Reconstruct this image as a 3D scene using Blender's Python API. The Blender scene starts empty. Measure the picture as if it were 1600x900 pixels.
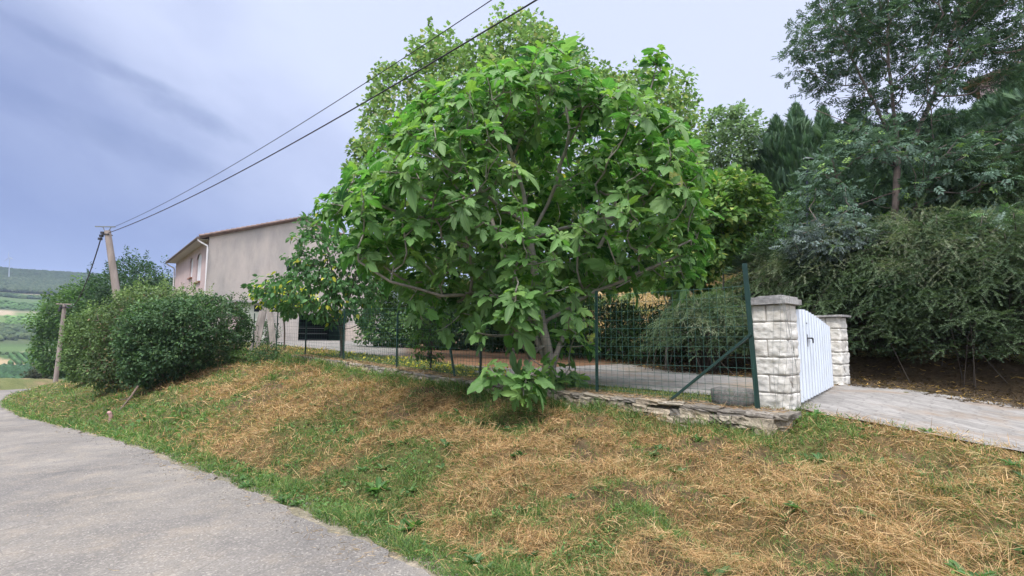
import bpy, math, random
import numpy as np
from mathutils import Vector
PI = math.pi
scene = bpy.context.scene
COL = scene.collection

# ------------------------------------------------------------------ camera
PITCH = math.radians(6.07)
cam_d = bpy.data.cameras.new("camera")
cam_d.sensor_width = 36.0
cam_d.lens = 18.0
cam_d.clip_start = 0.05
cam_d.clip_end = 12000
cam = bpy.data.objects.new("camera", cam_d)
COL.objects.link(cam)
cam.location = (0, 0, 0)                     # eye height is z = 0, the road is about 1.6 m lower
cam.rotation_euler = (PI / 2 + PITCH, 0, 0)
scene.camera = cam

# ------------------------------------------------------------------ world: overcast sky
SUN_EL, SUN_AZ = math.radians(58), math.radians(205)      # azimuth clockwise from +Y
world = bpy.data.worlds.new("World")
scene.world = world
world.use_nodes = True
wt = world.node_tree
wt.nodes.clear()
def wn(t, **k):
    n = wt.nodes.new(t)
    for a, b in k.items():
        setattr(n, a, b)
    return n
def wmath(op, a, b=None, c=None):
    n = wn('ShaderNodeMath', operation=op)
    for i, v in enumerate((a, b, c)):
        if v is None: continue
        if isinstance(v, (int, float)): n.inputs[i].default_value = v
        else: wt.links.new(v, n.inputs[i])
    return n.outputs[0]
def wsmooth(v, lo, hi, a=0.0, b=1.0):
    n = wn('ShaderNodeMapRange', interpolation_type='SMOOTHSTEP')
    wt.links.new(v, n.inputs[0])
    for i, x in enumerate((lo, hi, a, b)): n.inputs[i + 1].default_value = x
    return n.outputs[0]
def wmix(f, a, b, mode='MIX'):
    n = wn('ShaderNodeMix', data_type='RGBA', blend_type=mode)
    for i, v in ((0, f), (6, a), (7, b)):
        if isinstance(v, (int, float)): n.inputs[i].default_value = v
        elif isinstance(v, tuple): n.inputs[i].default_value = (*v, 1)
        else: wt.links.new(v, n.inputs[i])
    return n.outputs[2]
w_out = wn('ShaderNodeOutputWorld')
w_bg = wn('ShaderNodeBackground')
w_sky = wn('ShaderNodeTexSky', sky_type='NISHITA', sun_disc=False)
w_sky.sun_elevation = SUN_EL
w_sky.sun_rotation = SUN_AZ
w_tc = wn('ShaderNodeTexCoord')
w_sep = wn('ShaderNodeSeparateXYZ')
wt.links.new(w_tc.outputs['Generated'], w_sep.inputs[0])
wx, wy, wz = w_sep.outputs
hor = wmath('SQRT', wmath('ADD', wmath('MULTIPLY', wx, wx), wmath('MULTIPLY', wy, wy)))
az = wmath('ARCTAN2', wx, wy)                # 0 straight ahead, negative to the left
el = wmath('ARCTAN2', wz, hor)
w_cmb = wn('ShaderNodeCombineXYZ')           # cloud layer seen in angles, streaks nearly level
wt.links.new(wmath('MULTIPLY', az, 1.9), w_cmb.inputs[0])
wt.links.new(wmath('MULTIPLY_ADD', el, 3.2, wmath('MULTIPLY', az, 0.9)), w_cmb.inputs[1])
w_n1 = wn('ShaderNodeTexNoise'); w_n1.inputs['Scale'].default_value = 1.7; w_n1.inputs['Detail'].default_value = 5; w_n1.inputs['Roughness'].default_value = 0.5
w_n1.inputs['Distortion'].default_value = 0.15
wt.links.new(w_cmb.outputs[0], w_n1.inputs['Vector'])
w_n2 = wn('ShaderNodeTexNoise'); w_n2.inputs['Scale'].default_value = 5.5; w_n2.inputs['Detail'].default_value = 6; w_n2.inputs['Roughness'].default_value = 0.55
wt.links.new(w_cmb.outputs[0], w_n2.inputs['Vector'])
noise1 = wsmooth(w_n1.outputs[0], 0.3, 0.7)
low = wsmooth(el, 0.05, 0.62)                                 # 0 near the horizon, 1 up high
left = wsmooth(az, -0.90, -0.05)                               # 0 far left, 1 middle and right
bright = wmath('MULTIPLY_ADD', noise1, 0.24, wmath('MULTIPLY_ADD', low, 0.78, wmath('MULTIPLY_ADD', left, 0.60, -0.22)))
bright = wsmooth(bright, 0.0, 1.05)
dark_c, light_c = (0.105, 0.150, 0.330), (0.510, 0.560, 0.725)
cloud = wmix(bright, dark_c, light_c)
# the darker wisps at the left, a few degrees across
def wisp(a0, e0, ra, re, tilt):
    da = wmath('SUBTRACT', az, a0); de = wmath('SUBTRACT', el, e0)
    u = wmath('MULTIPLY_ADD', de, tilt, da); v = wmath('MULTIPLY_ADD', da, -tilt, de)
    q = wmath('ADD', wmath('POWER', wmath('DIVIDE', u, ra), 2.0), wmath('POWER', wmath('DIVIDE', v, re), 2.0))
    q = wmath('ADD', q, wmath('MULTIPLY', wmath('SUBTRACT', w_n2.outputs[0], 0.5), -4.5))
    return wsmooth(q, -0.6, 2.2, 1.0, 0.0)
ws = wmath('MAXIMUM', wmath('MAXIMUM', wisp(-0.64, 0.305, 0.15, 0.022, -0.22), wisp(-0.585, 0.37, 0.09, 0.018, -0.30)), wisp(-0.70, 0.41, 0.12, 0.012, -0.2))
cloud = wmix(wmath('MULTIPLY', ws, 0.6), cloud, (0.135, 0.180, 0.335))
warm = wsmooth(az, 0.0, 0.9)
cloud = wmix(wmath('MULTIPLY', warm, 0.30), cloud, (0.60, 0.61, 0.72))
nish = wmix(1.0, w_sky.outputs[0], (0.07, 0.07, 0.07), 'MULTIPLY')
skyc = wmix(0.93, nish, cloud)
zen = wsmooth(wz, 0.60, 0.98, 1.0, 4.8)                       # overcast sky, boosted several times overhead, out of view, to lift the foreground
back = wsmooth(wy, 0.05, -0.7, 1.0, 2.2)                      # and boosted behind the viewer, on the sun's side, as added frontal fill
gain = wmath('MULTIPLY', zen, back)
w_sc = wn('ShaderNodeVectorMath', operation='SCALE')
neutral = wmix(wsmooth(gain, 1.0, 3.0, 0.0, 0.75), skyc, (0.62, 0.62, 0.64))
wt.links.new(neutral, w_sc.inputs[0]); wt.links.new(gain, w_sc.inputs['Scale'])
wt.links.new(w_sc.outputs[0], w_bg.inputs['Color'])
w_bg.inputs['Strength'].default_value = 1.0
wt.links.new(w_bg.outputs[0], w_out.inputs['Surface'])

# ------------------------------------------------------------------ sun behind thin cloud
sun_d = bpy.data.lights.new("sun", 'SUN')
sun_d.energy = 2.1
sun_d.angle = math.radians(12)
sun_d.color = (1.0, 0.95, 0.87)
sun = bpy.data.objects.new("sun", sun_d)
COL.objects.link(sun)
sd = Vector((math.sin(SUN_AZ) * math.cos(SUN_EL), math.cos(SUN_AZ) * math.cos(SUN_EL), math.sin(SUN_EL)))
sun.rotation_euler = sd.to_track_quat('Z', 'Y').to_euler()

vs = scene.view_settings
vs.view_transform = 'Standard'; vs.look = 'None'; vs.gamma = 1.0; vs.exposure = 0.62
scene.render.engine = 'CYCLES'
scene.cycles.max_bounces = 8
scene.cycles.diffuse_bounces = 3
scene.cycles.glossy_bounces = 2
scene.cycles.transmission_bounces = 5
scene.cycles.transparent_max_bounces = 6
scene.cycles.caustics_reflective = False
scene.cycles.caustics_refractive = False
scene.cycles.use_adaptive_sampling = True
scene.cycles.adaptive_threshold = 0.02
# ------------------------------------------------------------------ numbers and noise
FPX = 800.0
CT, ST = math.cos(PITCH), math.sin(PITCH)
def ray(px, py):                                        # direction through a point of the photograph, forward part = 1
    a, b = (px - 800) / FPX, (450 - py) / FPX
    y = CT - b * ST
    return np.array([a / y, 1.0, (b * CT + ST) / y])
def at(px, py, Y):
    return ray(px, py) * Y
NV, UV = np.array([0.754, 0.656]), np.array([-0.656, 0.754])
def sd_xy(s, d):
    s = np.asarray(s, float); d = np.asarray(d, float)
    return s * UV[0] + d * NV[0], s * UV[1] + d * NV[1]
def xy_sd(x, y):
    return x * UV[0] + y * UV[1], x * NV[0] + y * NV[1]
def hash2(ix, iy, seed):
    h = (ix.astype(np.int64) * 374761393 + iy.astype(np.int64) * 668265263 + seed * 1442695041) & 0xFFFFFFFF
    h = ((h ^ (h >> 13)) * 1274126177) & 0xFFFFFFFF
    h = h ^ (h >> 16)
    return (h & 0xFFFFFF) / float(0xFFFFFF)
def vnoise(x, y, scale=1.0, seed=0):
    x = np.asarray(x, float) / scale; y = np.asarray(y, float) / scale
    ix, iy = np.floor(x), np.floor(y)
    fx, fy = x - ix, y - iy
    fx = fx * fx * (3 - 2 * fx); fy = fy * fy * (3 - 2 * fy)
    a = hash2(ix, iy, seed); b = hash2(ix + 1, iy, seed); c = hash2(ix, iy + 1, seed); d = hash2(ix + 1, iy + 1, seed)
    return (a * (1 - fx) + b * fx) * (1 - fy) + (c * (1 - fx) + d * fx) * fy
def fbm(x, y, scale=1.0, seed=0, octaves=4):
    t = 0; w = 0; a = 1.0
    for k in range(octaves):
        t = t + a * vnoise(x, y, scale / 2 ** k, seed + 17 * k); w += a; a *= 0.5
    return t / w
def sstep(x, lo, hi):
    t = np.clip((np.asarray(x, float) - lo) / (hi - lo), 0, 1)
    return t * t * (3 - 2 * t)

# ------------------------------------------------------------------ the lie of the land
def tab(xs, ys):
    xs = np.array(xs, float); ys = np.array(ys, float)
    return lambda v: np.interp(v, xs, ys)
road_edge = tab([-60, -12, 0, 2.9, 6, 9.7, 13.8, 20.5, 25.6, 33, 38, 44, 48, 52, 60, 72, 90], [2.6, 2.3, 2.08, 2.03, 1.88, 1.52, 1.02, -.08, -1.0, -1.95, -2.30, -2.2, -.8, 2.2, 10, 22, 40])
road_z = tab([-60, 0, 2.9, 6, 9.7, 13.8, 20.5, 25.6, 38, 48, 56, 64, 75, 90], [.2, -1.52, -1.55, -1.68, -1.88, -2.05, -2.40, -2.65, -3.05, -3.08, -3.9, -5.0, -7.0, -8.0])
terrace_z = tab([-60, -6, 0, 2.3, 8, 11, 14, 17, 22, 30, 39, 52, 60, 75], [.6, -1.12, -1.05, -.78, -.74, -.62, -.52, -.45, -.30, -.05, .15, .1, -1.2, -6.0])
slope_at = tab([-60, -6, 2, 6, 10, 15, 30, 60], [11.4, 11.4, 12.0, 12.6, 14.6, 17.5, 23, 26])
wallbase_z = tab([-60, -6, 0, 2.3, 8, 11, 14, 17, 20, 26, 33, 40, 60, 75], [.5, -1.22, -1.14, -.905, -.845, -.74, -.61, -.48, -.45, -.7, -1.0, -1.25, -3.2, -6.5])
far_z = tab([0, 60, 90, 130, 170, 240, 300, 380, 480, 600, 720, 850, 950, 1200, 2500, 6000],
            [-5, -6.5, -9, -12.5, -13.5, -14, -10, 0, 16, 38, 60, 84, 92, 80, 50, 50])
ROADW = 4.3
WALL_D = 5.92
def smooth_tab(f, s, w=1.2):
    return (f(s - w) + 2 * f(s) + f(s + w)) / 4
def terrain(x, y, rough=True):
    x = np.asarray(x, float); y = np.asarray(y, float)
    s, d = xy_sd(x, y)
    dr = smooth_tab(road_edge, s); zr = smooth_tab(road_z, s)
    zt = smooth_tab(terrace_z, s, .8); zw = smooth_tab(wallbase_z, s, .8)
    ds = slope_at(s)
    t = np.clip((d - dr - .60) / np.maximum(5.75 - dr - .60, .5), 0, 1)
    prof = .25 * t + .75 * t ** .60
    zb = zr - .02 + (zw - zr) * prof
    # bank, then the step behind the wall, then the terrace and the slope beyond
    z = np.where(d < 5.75, zb, zw + (zt - zw) * sstep(d, 5.80, 6.04))
    right = sstep(s, 2.35, 1.9)                                  # right of the wall: no step, a soft brow
    z = z * (1 - right) + right * np.where(d < 6.35, zr - .02 + (zt - zr) * np.clip((d - dr - .2) / (6.35 - dr - .2), 0, 1), zt)
    up = np.clip(d - ds, 0, 16)
    z = z + 0.40 * up * sstep(up, 0, 1.2) * (1 - sstep(s, 30, 45))
    # road bed and the outer verge
    rd = dr - d
    z = np.where(rd > 0, zr - .02 - .01 * np.minimum(rd, ROADW), z)
    out = np.clip(rd - ROADW - .3, 0, 400)
    z = z + np.where(rd > 0, (.35 + .85 * sstep(s, 36, 47)) * sstep(out, 0, 2.5 + 1.5 * sstep(s, 36, 47)) - .10 * np.clip(out - 6, 0, 60), 0)
    if rough:
        onb = sstep(d, dr + .2, dr + .9) * (1 - sstep(d, 5.5, 5.75) * (1 - right)) * (1 - sstep(d, 6.0, 6.35) * right)
        lump = (fbm(x, y, .9, 5, 4) - .5) * .36 + (fbm(x, y, .25, 9, 3) - .5) * .20
        z = z + onb * lump
        ver = sstep(d, dr - .05, dr + .3) * (1 - onb)
        z = z + np.where(d < 5.7, ver * (fbm(x, y, .3, 3, 3) - .4) * .05, 0)
        hill = sstep(d, ds + .2, ds + 2)
        z = z + hill * (fbm(x, y, 1.6, 21, 4) - .5) * .5
    R = np.sqrt(x * x + y * y)
    zf = far_z(R)
    if rough:
        zf = zf + (fbm(x, y, 260, 31, 4) - .5) * 34 * sstep(R, 330, 850) + (fbm(x, y, 30, 37, 3) - .5) * 1.6 * sstep(R, 90, 160)
    wv = np.maximum(sstep(s, 62, 100), sstep(-d, 18, 60))
    wv = np.maximum(wv, sstep(R, 200, 320))
    return z * (1 - wv) + zf * wv
def hit(px, py, lo=1.5, hi=1500):                        # where a sight line meets the ground
    r = ray(px, py)
    Y = np.exp(np.linspace(math.log(lo), math.log(hi), 6000))
    g = r[2] * Y - terrain(r[0] * Y, Y, False)
    i = np.where(g < 0)[0]
    if len(i) == 0: return r * hi
    return r * Y[i[0]]
def on_d(px, py, d0):                                    # where it meets an upright plane along the fence direction
    r = ray(px, py); return r * (d0 / (r[0] * NV[0] + r[1] * NV[1]))
def on_s(px, py, s0):
    r = ray(px, py); return r * (s0 / (r[0] * UV[0] + r[1] * UV[1]))
# ------------------------------------------------------------------ meshes
class MB:
    """collects vertices, faces and a colour per vertex, then becomes ONE mesh object"""
    def __init__(s): s.v = []; s.c = []; s.idx = []; s.cnt = []; s.n = 0; s.uv = []
    def add(s, V, F, col=None):
        V = np.asarray(V, float).reshape(-1, 3); F = np.asarray(F, int)
        s.v.append(V); s.idx.append((F + s.n).ravel()); s.cnt.append(np.full(len(F), F.shape[1]))
        if col is None: col = (1, 1, 1)
        col = np.asarray(col, float)
        if col.ndim == 1: col = np.tile(col, (len(V), 1))
        if col.shape[1] == 3: col = np.c_[col, np.ones(len(col))]
        s.c.append(col); s.n += len(V); return s
    def box(s, c, size, rot=None, col=None):
        v = np.array([[x, y, z] for x in (-.5, .5) for y in (-.5, .5) for z in (-.5, .5)]) * np.array(size)
        if rot is not None: v = v @ np.array(rot).T
        f = [[0, 1, 3, 2], [4, 6, 7, 5], [0, 4, 5, 1], [2, 3, 7, 6], [0, 2, 6, 4], [1, 5, 7, 3]]
        return s.add(v + np.array(c), f, col)
    def build(s, name, material=None, parent=None, smooth=True):
        V = np.concatenate(s.v); I = np.concatenate(s.idx); K = np.concatenate(s.cnt); Cc = np.concatenate(s.c)
        me = bpy.data.meshes.new(name)
        me.vertices.add(len(V)); me.vertices.foreach_set('co', V.astype(np.float32).ravel())
        me.loops.add(len(I)); me.loops.foreach_set('vertex_index', I.astype(np.int32))
        me.polygons.add(len(K)); st = np.concatenate([[0], np.cumsum(K)[:-1]])
        me.polygons.foreach_set('loop_start', st.astype(np.int32))
        me.polygons.foreach_set('use_smooth', np.full(len(K), bool(smooth)))
        me.update(calc_edges=True)
        a = me.color_attributes.new('col', 'FLOAT_COLOR', 'POINT')
        a.data.foreach_set('color', Cc.astype(np.float32).ravel())
        o = bpy.data.objects.new(name, me); COL.objects.link(o)
        if material: me.materials.append(material)
        if parent:
            o.parent = parent
            o.matrix_parent_inverse = parent.matrix_basis.inverted()
        return o
def tag(o, label=None, cat=None, group=None, kind=None):
    for k, v in (('label', label), ('category', cat), ('group', group), ('kind', kind)):
        if v: o[k] = v
    return o
def empty(name, loc, label, cat, group=None):
    o = bpy.data.objects.new(name, None); COL.objects.link(o)
    o.location = [float(v) for v in loc]; o.empty_display_size = .3
    return tag(o, label, cat, group)
def unit(v):
    v = np.asarray(v, float); return v / np.maximum(np.linalg.norm(v, axis=-1, keepdims=True), 1e-9)
def tube(mb, P, R, sides=6, col=None, caps=True):
    P = np.asarray(P, float); n = len(P); R = np.broadcast_to(np.asarray(R, float), (n,))
    T = unit(np.gradient(P, axis=0))
    ref = np.array([0, 0, 1.0]) if abs(T[:, 2]).mean() < .9 else np.array([1.0, 0, 0])
    A = unit(np.cross(T, ref)); B = np.cross(T, A)
    th = np.arange(sides) / sides * 2 * PI
    V = P[:, None] + R[:, None, None] * (np.cos(th)[None, :, None] * A[:, None] + np.sin(th)[None, :, None] * B[:, None])
    i = np.arange(n - 1)[:, None] * sides; j = np.arange(sides)[None]; k = (j + 1) % sides
    F = np.stack([i + j, i + k, i + sides + k, i + sides + j], -1).reshape(-1, 4)
    mb.add(V.reshape(-1, 3), F, col)
    if caps:
        for e in (0, n - 1):
            W = np.vstack([V[e], P[e]]); mb.add(W, [[q, (q + 1) % sides, sides] for q in range(sides)], col)
    return mb
def sweep_rect(mb, a, b, w, h, col=None, up=(0, 0, 1)):
    a = np.array(a, float); b = np.array(b, float); t = unit(b - a)
    x = unit(np.cross(t, np.array(up, float))); z = np.cross(x, t)
    V = [p + x * sx * w / 2 + z * sz * h / 2 for p in (a, b) for sx, sz in ((-1, -1), (1, -1), (1, 1), (-1, 1))]
    mb.add(V, [[0, 1, 2, 3], [4, 7, 6, 5], [0, 4, 5, 1], [1, 5, 6, 2], [2, 6, 7, 3], [3, 7, 4, 0]], col)

# ------------------------------------------------------------------ materials
def new_mat(name):
    m = bpy.data.materials.new(name); m.use_nodes = True
    nt = m.node_tree; b = nt.nodes['Principled BSDF']
    return m, nt, b
def N(nt, t, **k):
    n = nt.nodes.new(t)
    for a, v in k.items(): setattr(n, a, v)
    return n
def L(nt, a, b): nt.links.new(a, b)
def mixc(nt, f, a, b, mode='MIX'):
    n = N(nt, 'ShaderNodeMix', data_type='RGBA', blend_type=mode)
    for i, v in ((0, f), (6, a), (7, b)):
        if isinstance(v, (int, float)): n.inputs[i].default_value = v
        elif isinstance(v, tuple): n.inputs[i].default_value = (*v[:3], 1)
        else: L(nt, v, n.inputs[i])
    return n.outputs[2]
def noise(nt, scale, detail=4, rough=.55, vec=None, stretch=None):
    tc = N(nt, 'ShaderNodeTexCoord'); n = N(nt, 'ShaderNodeTexNoise')
    n.inputs['Scale'].default_value = scale; n.inputs['Detail'].default_value = detail; n.inputs['Roughness'].default_value = rough
    if stretch:
        mp = N(nt, 'ShaderNodeMapping'); mp.inputs['Scale'].default_value = stretch
        L(nt, tc.outputs['Object'], mp.inputs[0]); L(nt, mp.outputs[0], n.inputs['Vector'])
    else: L(nt, tc.outputs['Object'], n.inputs['Vector'])
    return n.outputs[0]
def rng_map(nt, v, lo, hi, a=0., b=1.):
    n = N(nt, 'ShaderNodeMapRange'); L(nt, v, n.inputs[0])
    for i, x in enumerate((lo, hi, a, b)): n.inputs[i + 1].default_value = x
    return n.outputs[0]
def bump(nt, b, h, dist, strength=1.0):
    n = N(nt, 'ShaderNodeBump'); n.inputs['Distance'].default_value = dist; n.inputs['Strength'].default_value = strength
    L(nt, h, n.inputs['Height']); L(nt, n.outputs[0], b.inputs['Normal'])
def attr(nt, name='col'):
    return N(nt, 'ShaderNodeAttribute', attribute_name=name).outputs['Color']
def plain(name, col, rough=.7, spec=.3, metal=0, var=0.0, scale=6, bumpd=0, stretch=None, bscale=None, dirt=None, dirt_amt=.5):
    m, nt, b = new_mat(name)
    b.inputs['Roughness'].default_value = rough; b.inputs['Specular IOR Level'].default_value = spec; b.inputs['Metallic'].default_value = metal
    n = noise(nt, scale, 6, .6, stretch=stretch)
    c = mixc(nt, rng_map(nt, n, .3, .7), tuple(v * (1 - var) for v in col), tuple(min(1, v * (1 + var)) for v in col))
    if dirt:
        n2 = noise(nt, scale * .37, 8, .7, stretch=stretch)
        c = mixc(nt, rng_map(nt, n2, .48, .72, 0, dirt_amt), c, dirt)
    L(nt, c, b.inputs['Base Color'])
    if bumpd: bump(nt, b, noise(nt, bscale or scale * 3, 6, .65, stretch=stretch), bumpd)
    return m
def leaf_mat(name, rough=.5, spec=.4, trans=.35, under=None, veins=None):
    """colour from the mesh (each leaf has its own), light passes through; the alpha of the colour draws the veins"""
    m, nt, b = new_mat(name)
    out = nt.nodes['Material Output']
    an = N(nt, 'ShaderNodeAttribute', attribute_name='col')
    c = an.outputs['Color']
    if veins:
        c = mixc(nt, rng_map(nt, an.outputs['Alpha'], 0.0, .09, veins[3], 0.0), c, veins[:3])
    if under:
        g = N(nt, 'ShaderNodeNewGeometry')
        c = mixc(nt, g.outputs['Backfacing'], c, mixc(nt, .6, c, under))
    L(nt, c, b.inputs['Base Color'])
    b.inputs['Roughness'].default_value = rough; b.inputs['Specular IOR Level'].default_value = spec
    t = N(nt, 'ShaderNodeBsdfTranslucent')
    L(nt, mixc(nt, 1.0, c, (1.3, 1.5, .85), 'MULTIPLY'), t.inputs['Color'])
    mx = N(nt, 'ShaderNodeMixShader'); mx.inputs[0].default_value = trans
    L(nt, b.outputs[0], mx.inputs[1]); L(nt, t.outputs[0], mx.inputs[2]); L(nt, mx.outputs[0], out.inputs['Surface'])
    return m
M = {}
M['fig'] = leaf_mat('fig_leaf', .5, .20, .38, under=(.15, .25, .09), veins=(.28, .42, .14, .6))
M['leaf'] = leaf_mat('tree_leaf', .55, .22, .40)
M['leaf_dull'] = leaf_mat('shrub_leaf', .65, .14, .25)
M['needle'] = leaf_mat('conifer_leaf', .7, .2, .18)
M['grass'] = leaf_mat('grass_blade', .6, .25, .35)
M['straw'] = leaf_mat('dry_grass', .75, .2, .25)
M['bark_grey'] = plain('grey_bark', (.17, .15, .13), .85, .2, var=.35, scale=9, bumpd=.01, stretch=(1, 1, .35))
M['bark_dark'] = plain('dark_bark', (.075, .062, .052), .9, .2, var=.35, scale=9, bumpd=.01, stretch=(1, 1, .3))
M['bark_brown'] = plain('brown_bark', (.13, .095, .075), .9, .2, var=.3, scale=9, bumpd=.01, stretch=(1, 1, .3))

# ------------------------------------------------------------------ leaves
def inst(mb, TV, TF, pos, fwd, up, scale, col, alpha=None, var=None):
    """copies of one leaf: TV has x across, y along, z up; col one colour per copy"""
    pos = np.asarray(pos, float); n = len(pos)
    if n == 0: return
    f = unit(fwd); r = unit(np.cross(f, up)); u = np.cross(r, f)
    s = np.broadcast_to(np.asarray(scale, float), (n,))[:, None, None]
    V = pos[:, None] + s * (TV[None, :, 0:1] * r[:, None] + TV[None, :, 1:2] * f[:, None] + TV[None, :, 2:3] * u[:, None])
    k = len(TV)
    F = (np.asarray(TF)[None] + (np.arange(n) * k)[:, None, None]).reshape(-1, np.asarray(TF).shape[1])
    C = np.repeat(np.asarray(col, float)[:, None, :3], k, 1)
    A = np.ones((n, k, 1)) if alpha is None else np.tile(np.asarray(alpha, float)[None, :, None], (n, 1, 1))
    mb.add(V.reshape(-1, 3), F, np.concatenate([C, A], 2).reshape(-1, 4))
def fig_template(kind):
    half = [(.10, -.07, .7), (.27, -.06, .5), (.38, .06, .0), (.33, .17, .6), (.23, .22, 1), (.35, .36, .5), (.43, .53, .0), (.30, .58, .6), (.14, .47, 1), (.21, .68, .6), (.15, .88, .6)]
    if kind == 2: half = [(x * .95, y, v) for x, y, v in [(.10, -.07, .7), (.26, -.06, .5), (.38, .10, .0), (.37, .24, .6), (.36, .33, .9), (.40, .44, .5), (.41, .58, .0), (.32, .66, .6), (.24, .66, .9), (.19, .78, .6), (.11, .92, .6)]]
    pts = [(0, .03, 0.)] + half + [(0, 1.0, 0.)] + [(-x, y, v) for x, y, v in half[::-1]]
    V = []; A = []
    drop = (.30, .55, .18, .85)[kind]; fold = (.35, .12, .25, .7)[kind]
    for x, y, v in pts:
        z = -drop * max(y, 0) ** 2 + fold * abs(x) * (.9 - .9 * abs(x)) - .5 * x * x + (.03 if v > .5 else -.02)
        if kind == 1: z += .06 * math.sin(7 * x + 4 * y)
        V.append((x, y, z)); A.append(v)
    n = len(pts)
    # a fan from the leaf base, with a ring at half way so that the blade bends
    m = [(0.5 * (V[i][0]), .5 * (V[i][1] + .03), -drop * max(.5 * (V[i][1] + .03), 0) ** 2 + fold * abs(.5 * V[i][0]) * .9 + (.015 if A[i] > .5 else -.02)) for i in range(1, n)]
    V2 = [V[0]] + m + V[1:]; A2 = [0] + [A[i] for i in range(1, n)] + A[1:]
    k = n - 1; F = []
    for i in range(1, k): F += [[0, i, i + 1], [i, i + k, i + 1], [i + k, i + k + 1, i + 1]]
    return np.array(V2, float), np.array(F)[:, ::-1], np.array(A2, float)
FIG = [fig_template(k) for k in range(4)]
OVAL_V = np.array([(0, 0, 0), (.26, .22, .06), (.25, .6, .05), (0, 1, -.12), (-.25, .6, .05), (-.26, .22, .06)], float)
OVAL_F = np.array([[0, 1, 2, 3], [0, 3, 4, 5]])
HEART_V = np.array([(0, 0, 0), (.42, .12, .08), (.36, .62, .05), (0, 1.05, -.15), (-.36, .62, .05), (-.42, .12, .08)], float)
LANCE_V = np.array([(0, 0, 0), (.11, .3, .03), (.09, .7, .0), (0, 1, -.12), (-.09, .7, .0), (-.11, .3, .03)], float)
def compound(n=7, w=.34):
    V = []; F = []
    for i in range(n):
        if i == n - 1: b = (0, .62, -.12); d = (0, 1)
        else:
            k = i // 2; sgn = 1 if i % 2 else -1; b = (0, .18 + .2 * k, -.03 * k); d = (sgn * .87, .5)
        px = (-d[1], d[0]); L_ = .40; W = w * .25; q = len(V)
        for a, c, z in ((0, 0, 0), (.45, W / L_, .02), (1, 0, -.09), (.45, -W / L_, .02)):
            V.append((b[0] + d[0] * a * L_ + px[0] * c * L_, b[1] + d[1] * a * L_ + px[1] * c * L_, b[2] + z))
        F.append([q, q + 1, q + 2, q + 3])
    return np.array(V, float), np.array(F)
ASH_V, ASH_F = compound(7)
def frond():
    V = [(0, 0, 0), (.03, .5, .02), (0, 1.08, -.10), (-.03, .5, .02)]; F = [[0, 1, 2, 3]]
    for k in range(8):
        y = .08 + .105 * k; ln = .40 * (1 - .075 * k)
        for sg in (1, -1):
            q = len(V); V += [(0, y, 0), (sg * ln * .55, y + .14 + ln * .28, .03), (sg * ln, y + .30 + ln * .35, -.05), (sg * ln * .35, y + .20 + ln * .1, -.02)]
            F.append([q, q + 1, q + 2, q + 3] if sg < 0 else [q, q + 3, q + 2, q + 1])
    return np.array(V, float), np.array(F)
FROND_V, FROND_F = frond()
def sprig():                                              # a twig with small leaves standing off it all round
    r = np.random.default_rng(3); V = []; F = []
    V += [(.008, 0, 0), (.004, 1, -.16), (-.004, 1, -.16), (-.008, 0, 0)]; F.append([0, 1, 2, 3])
    for k in range(19):
        y = .04 + .052 * k; z = -.16 * y * y; sg = 1 if k % 2 else -1
        d = unit(np.array([sg * r.uniform(.5, 1.1), r.uniform(.3, .9), r.uniform(-.25, .55)])); w = unit(np.cross(d, np.array([r.normal() * .4, r.normal() * .4, 1.0])))
        L_ = r.uniform(.085, .13); p = np.array([0, y, z]); q = len(V)
        for a in (p, p + d * L_ * .5 + w * L_ * .30, p + d * L_, p + d * L_ * .5 - w * L_ * .30): V.append(tuple(a))
        F.append([q, q + 1, q + 2, q + 3])
    return np.array(V, float), np.array(F)
SPRIG_V, SPRIG_F = sprig()
def rdir(rg, n, up=0.0):
    v = rg.normal(size=(n, 3)); v = unit(v); v[:, 2] += up; return unit(v)
def tint(rg, n, base, alt, p_alt=.2, var=.18, fresh=None, p_fresh=0.):
    base = np.array(base); C = np.tile(base, (n, 1)); k = rg.random(n)
    C[k < p_alt] = alt
    if fresh is not None: C[k > 1 - p_fresh] = fresh
    return C * (1 + var * rg.normal(size=(n, 1))).clip(.5, 1.6)

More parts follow.
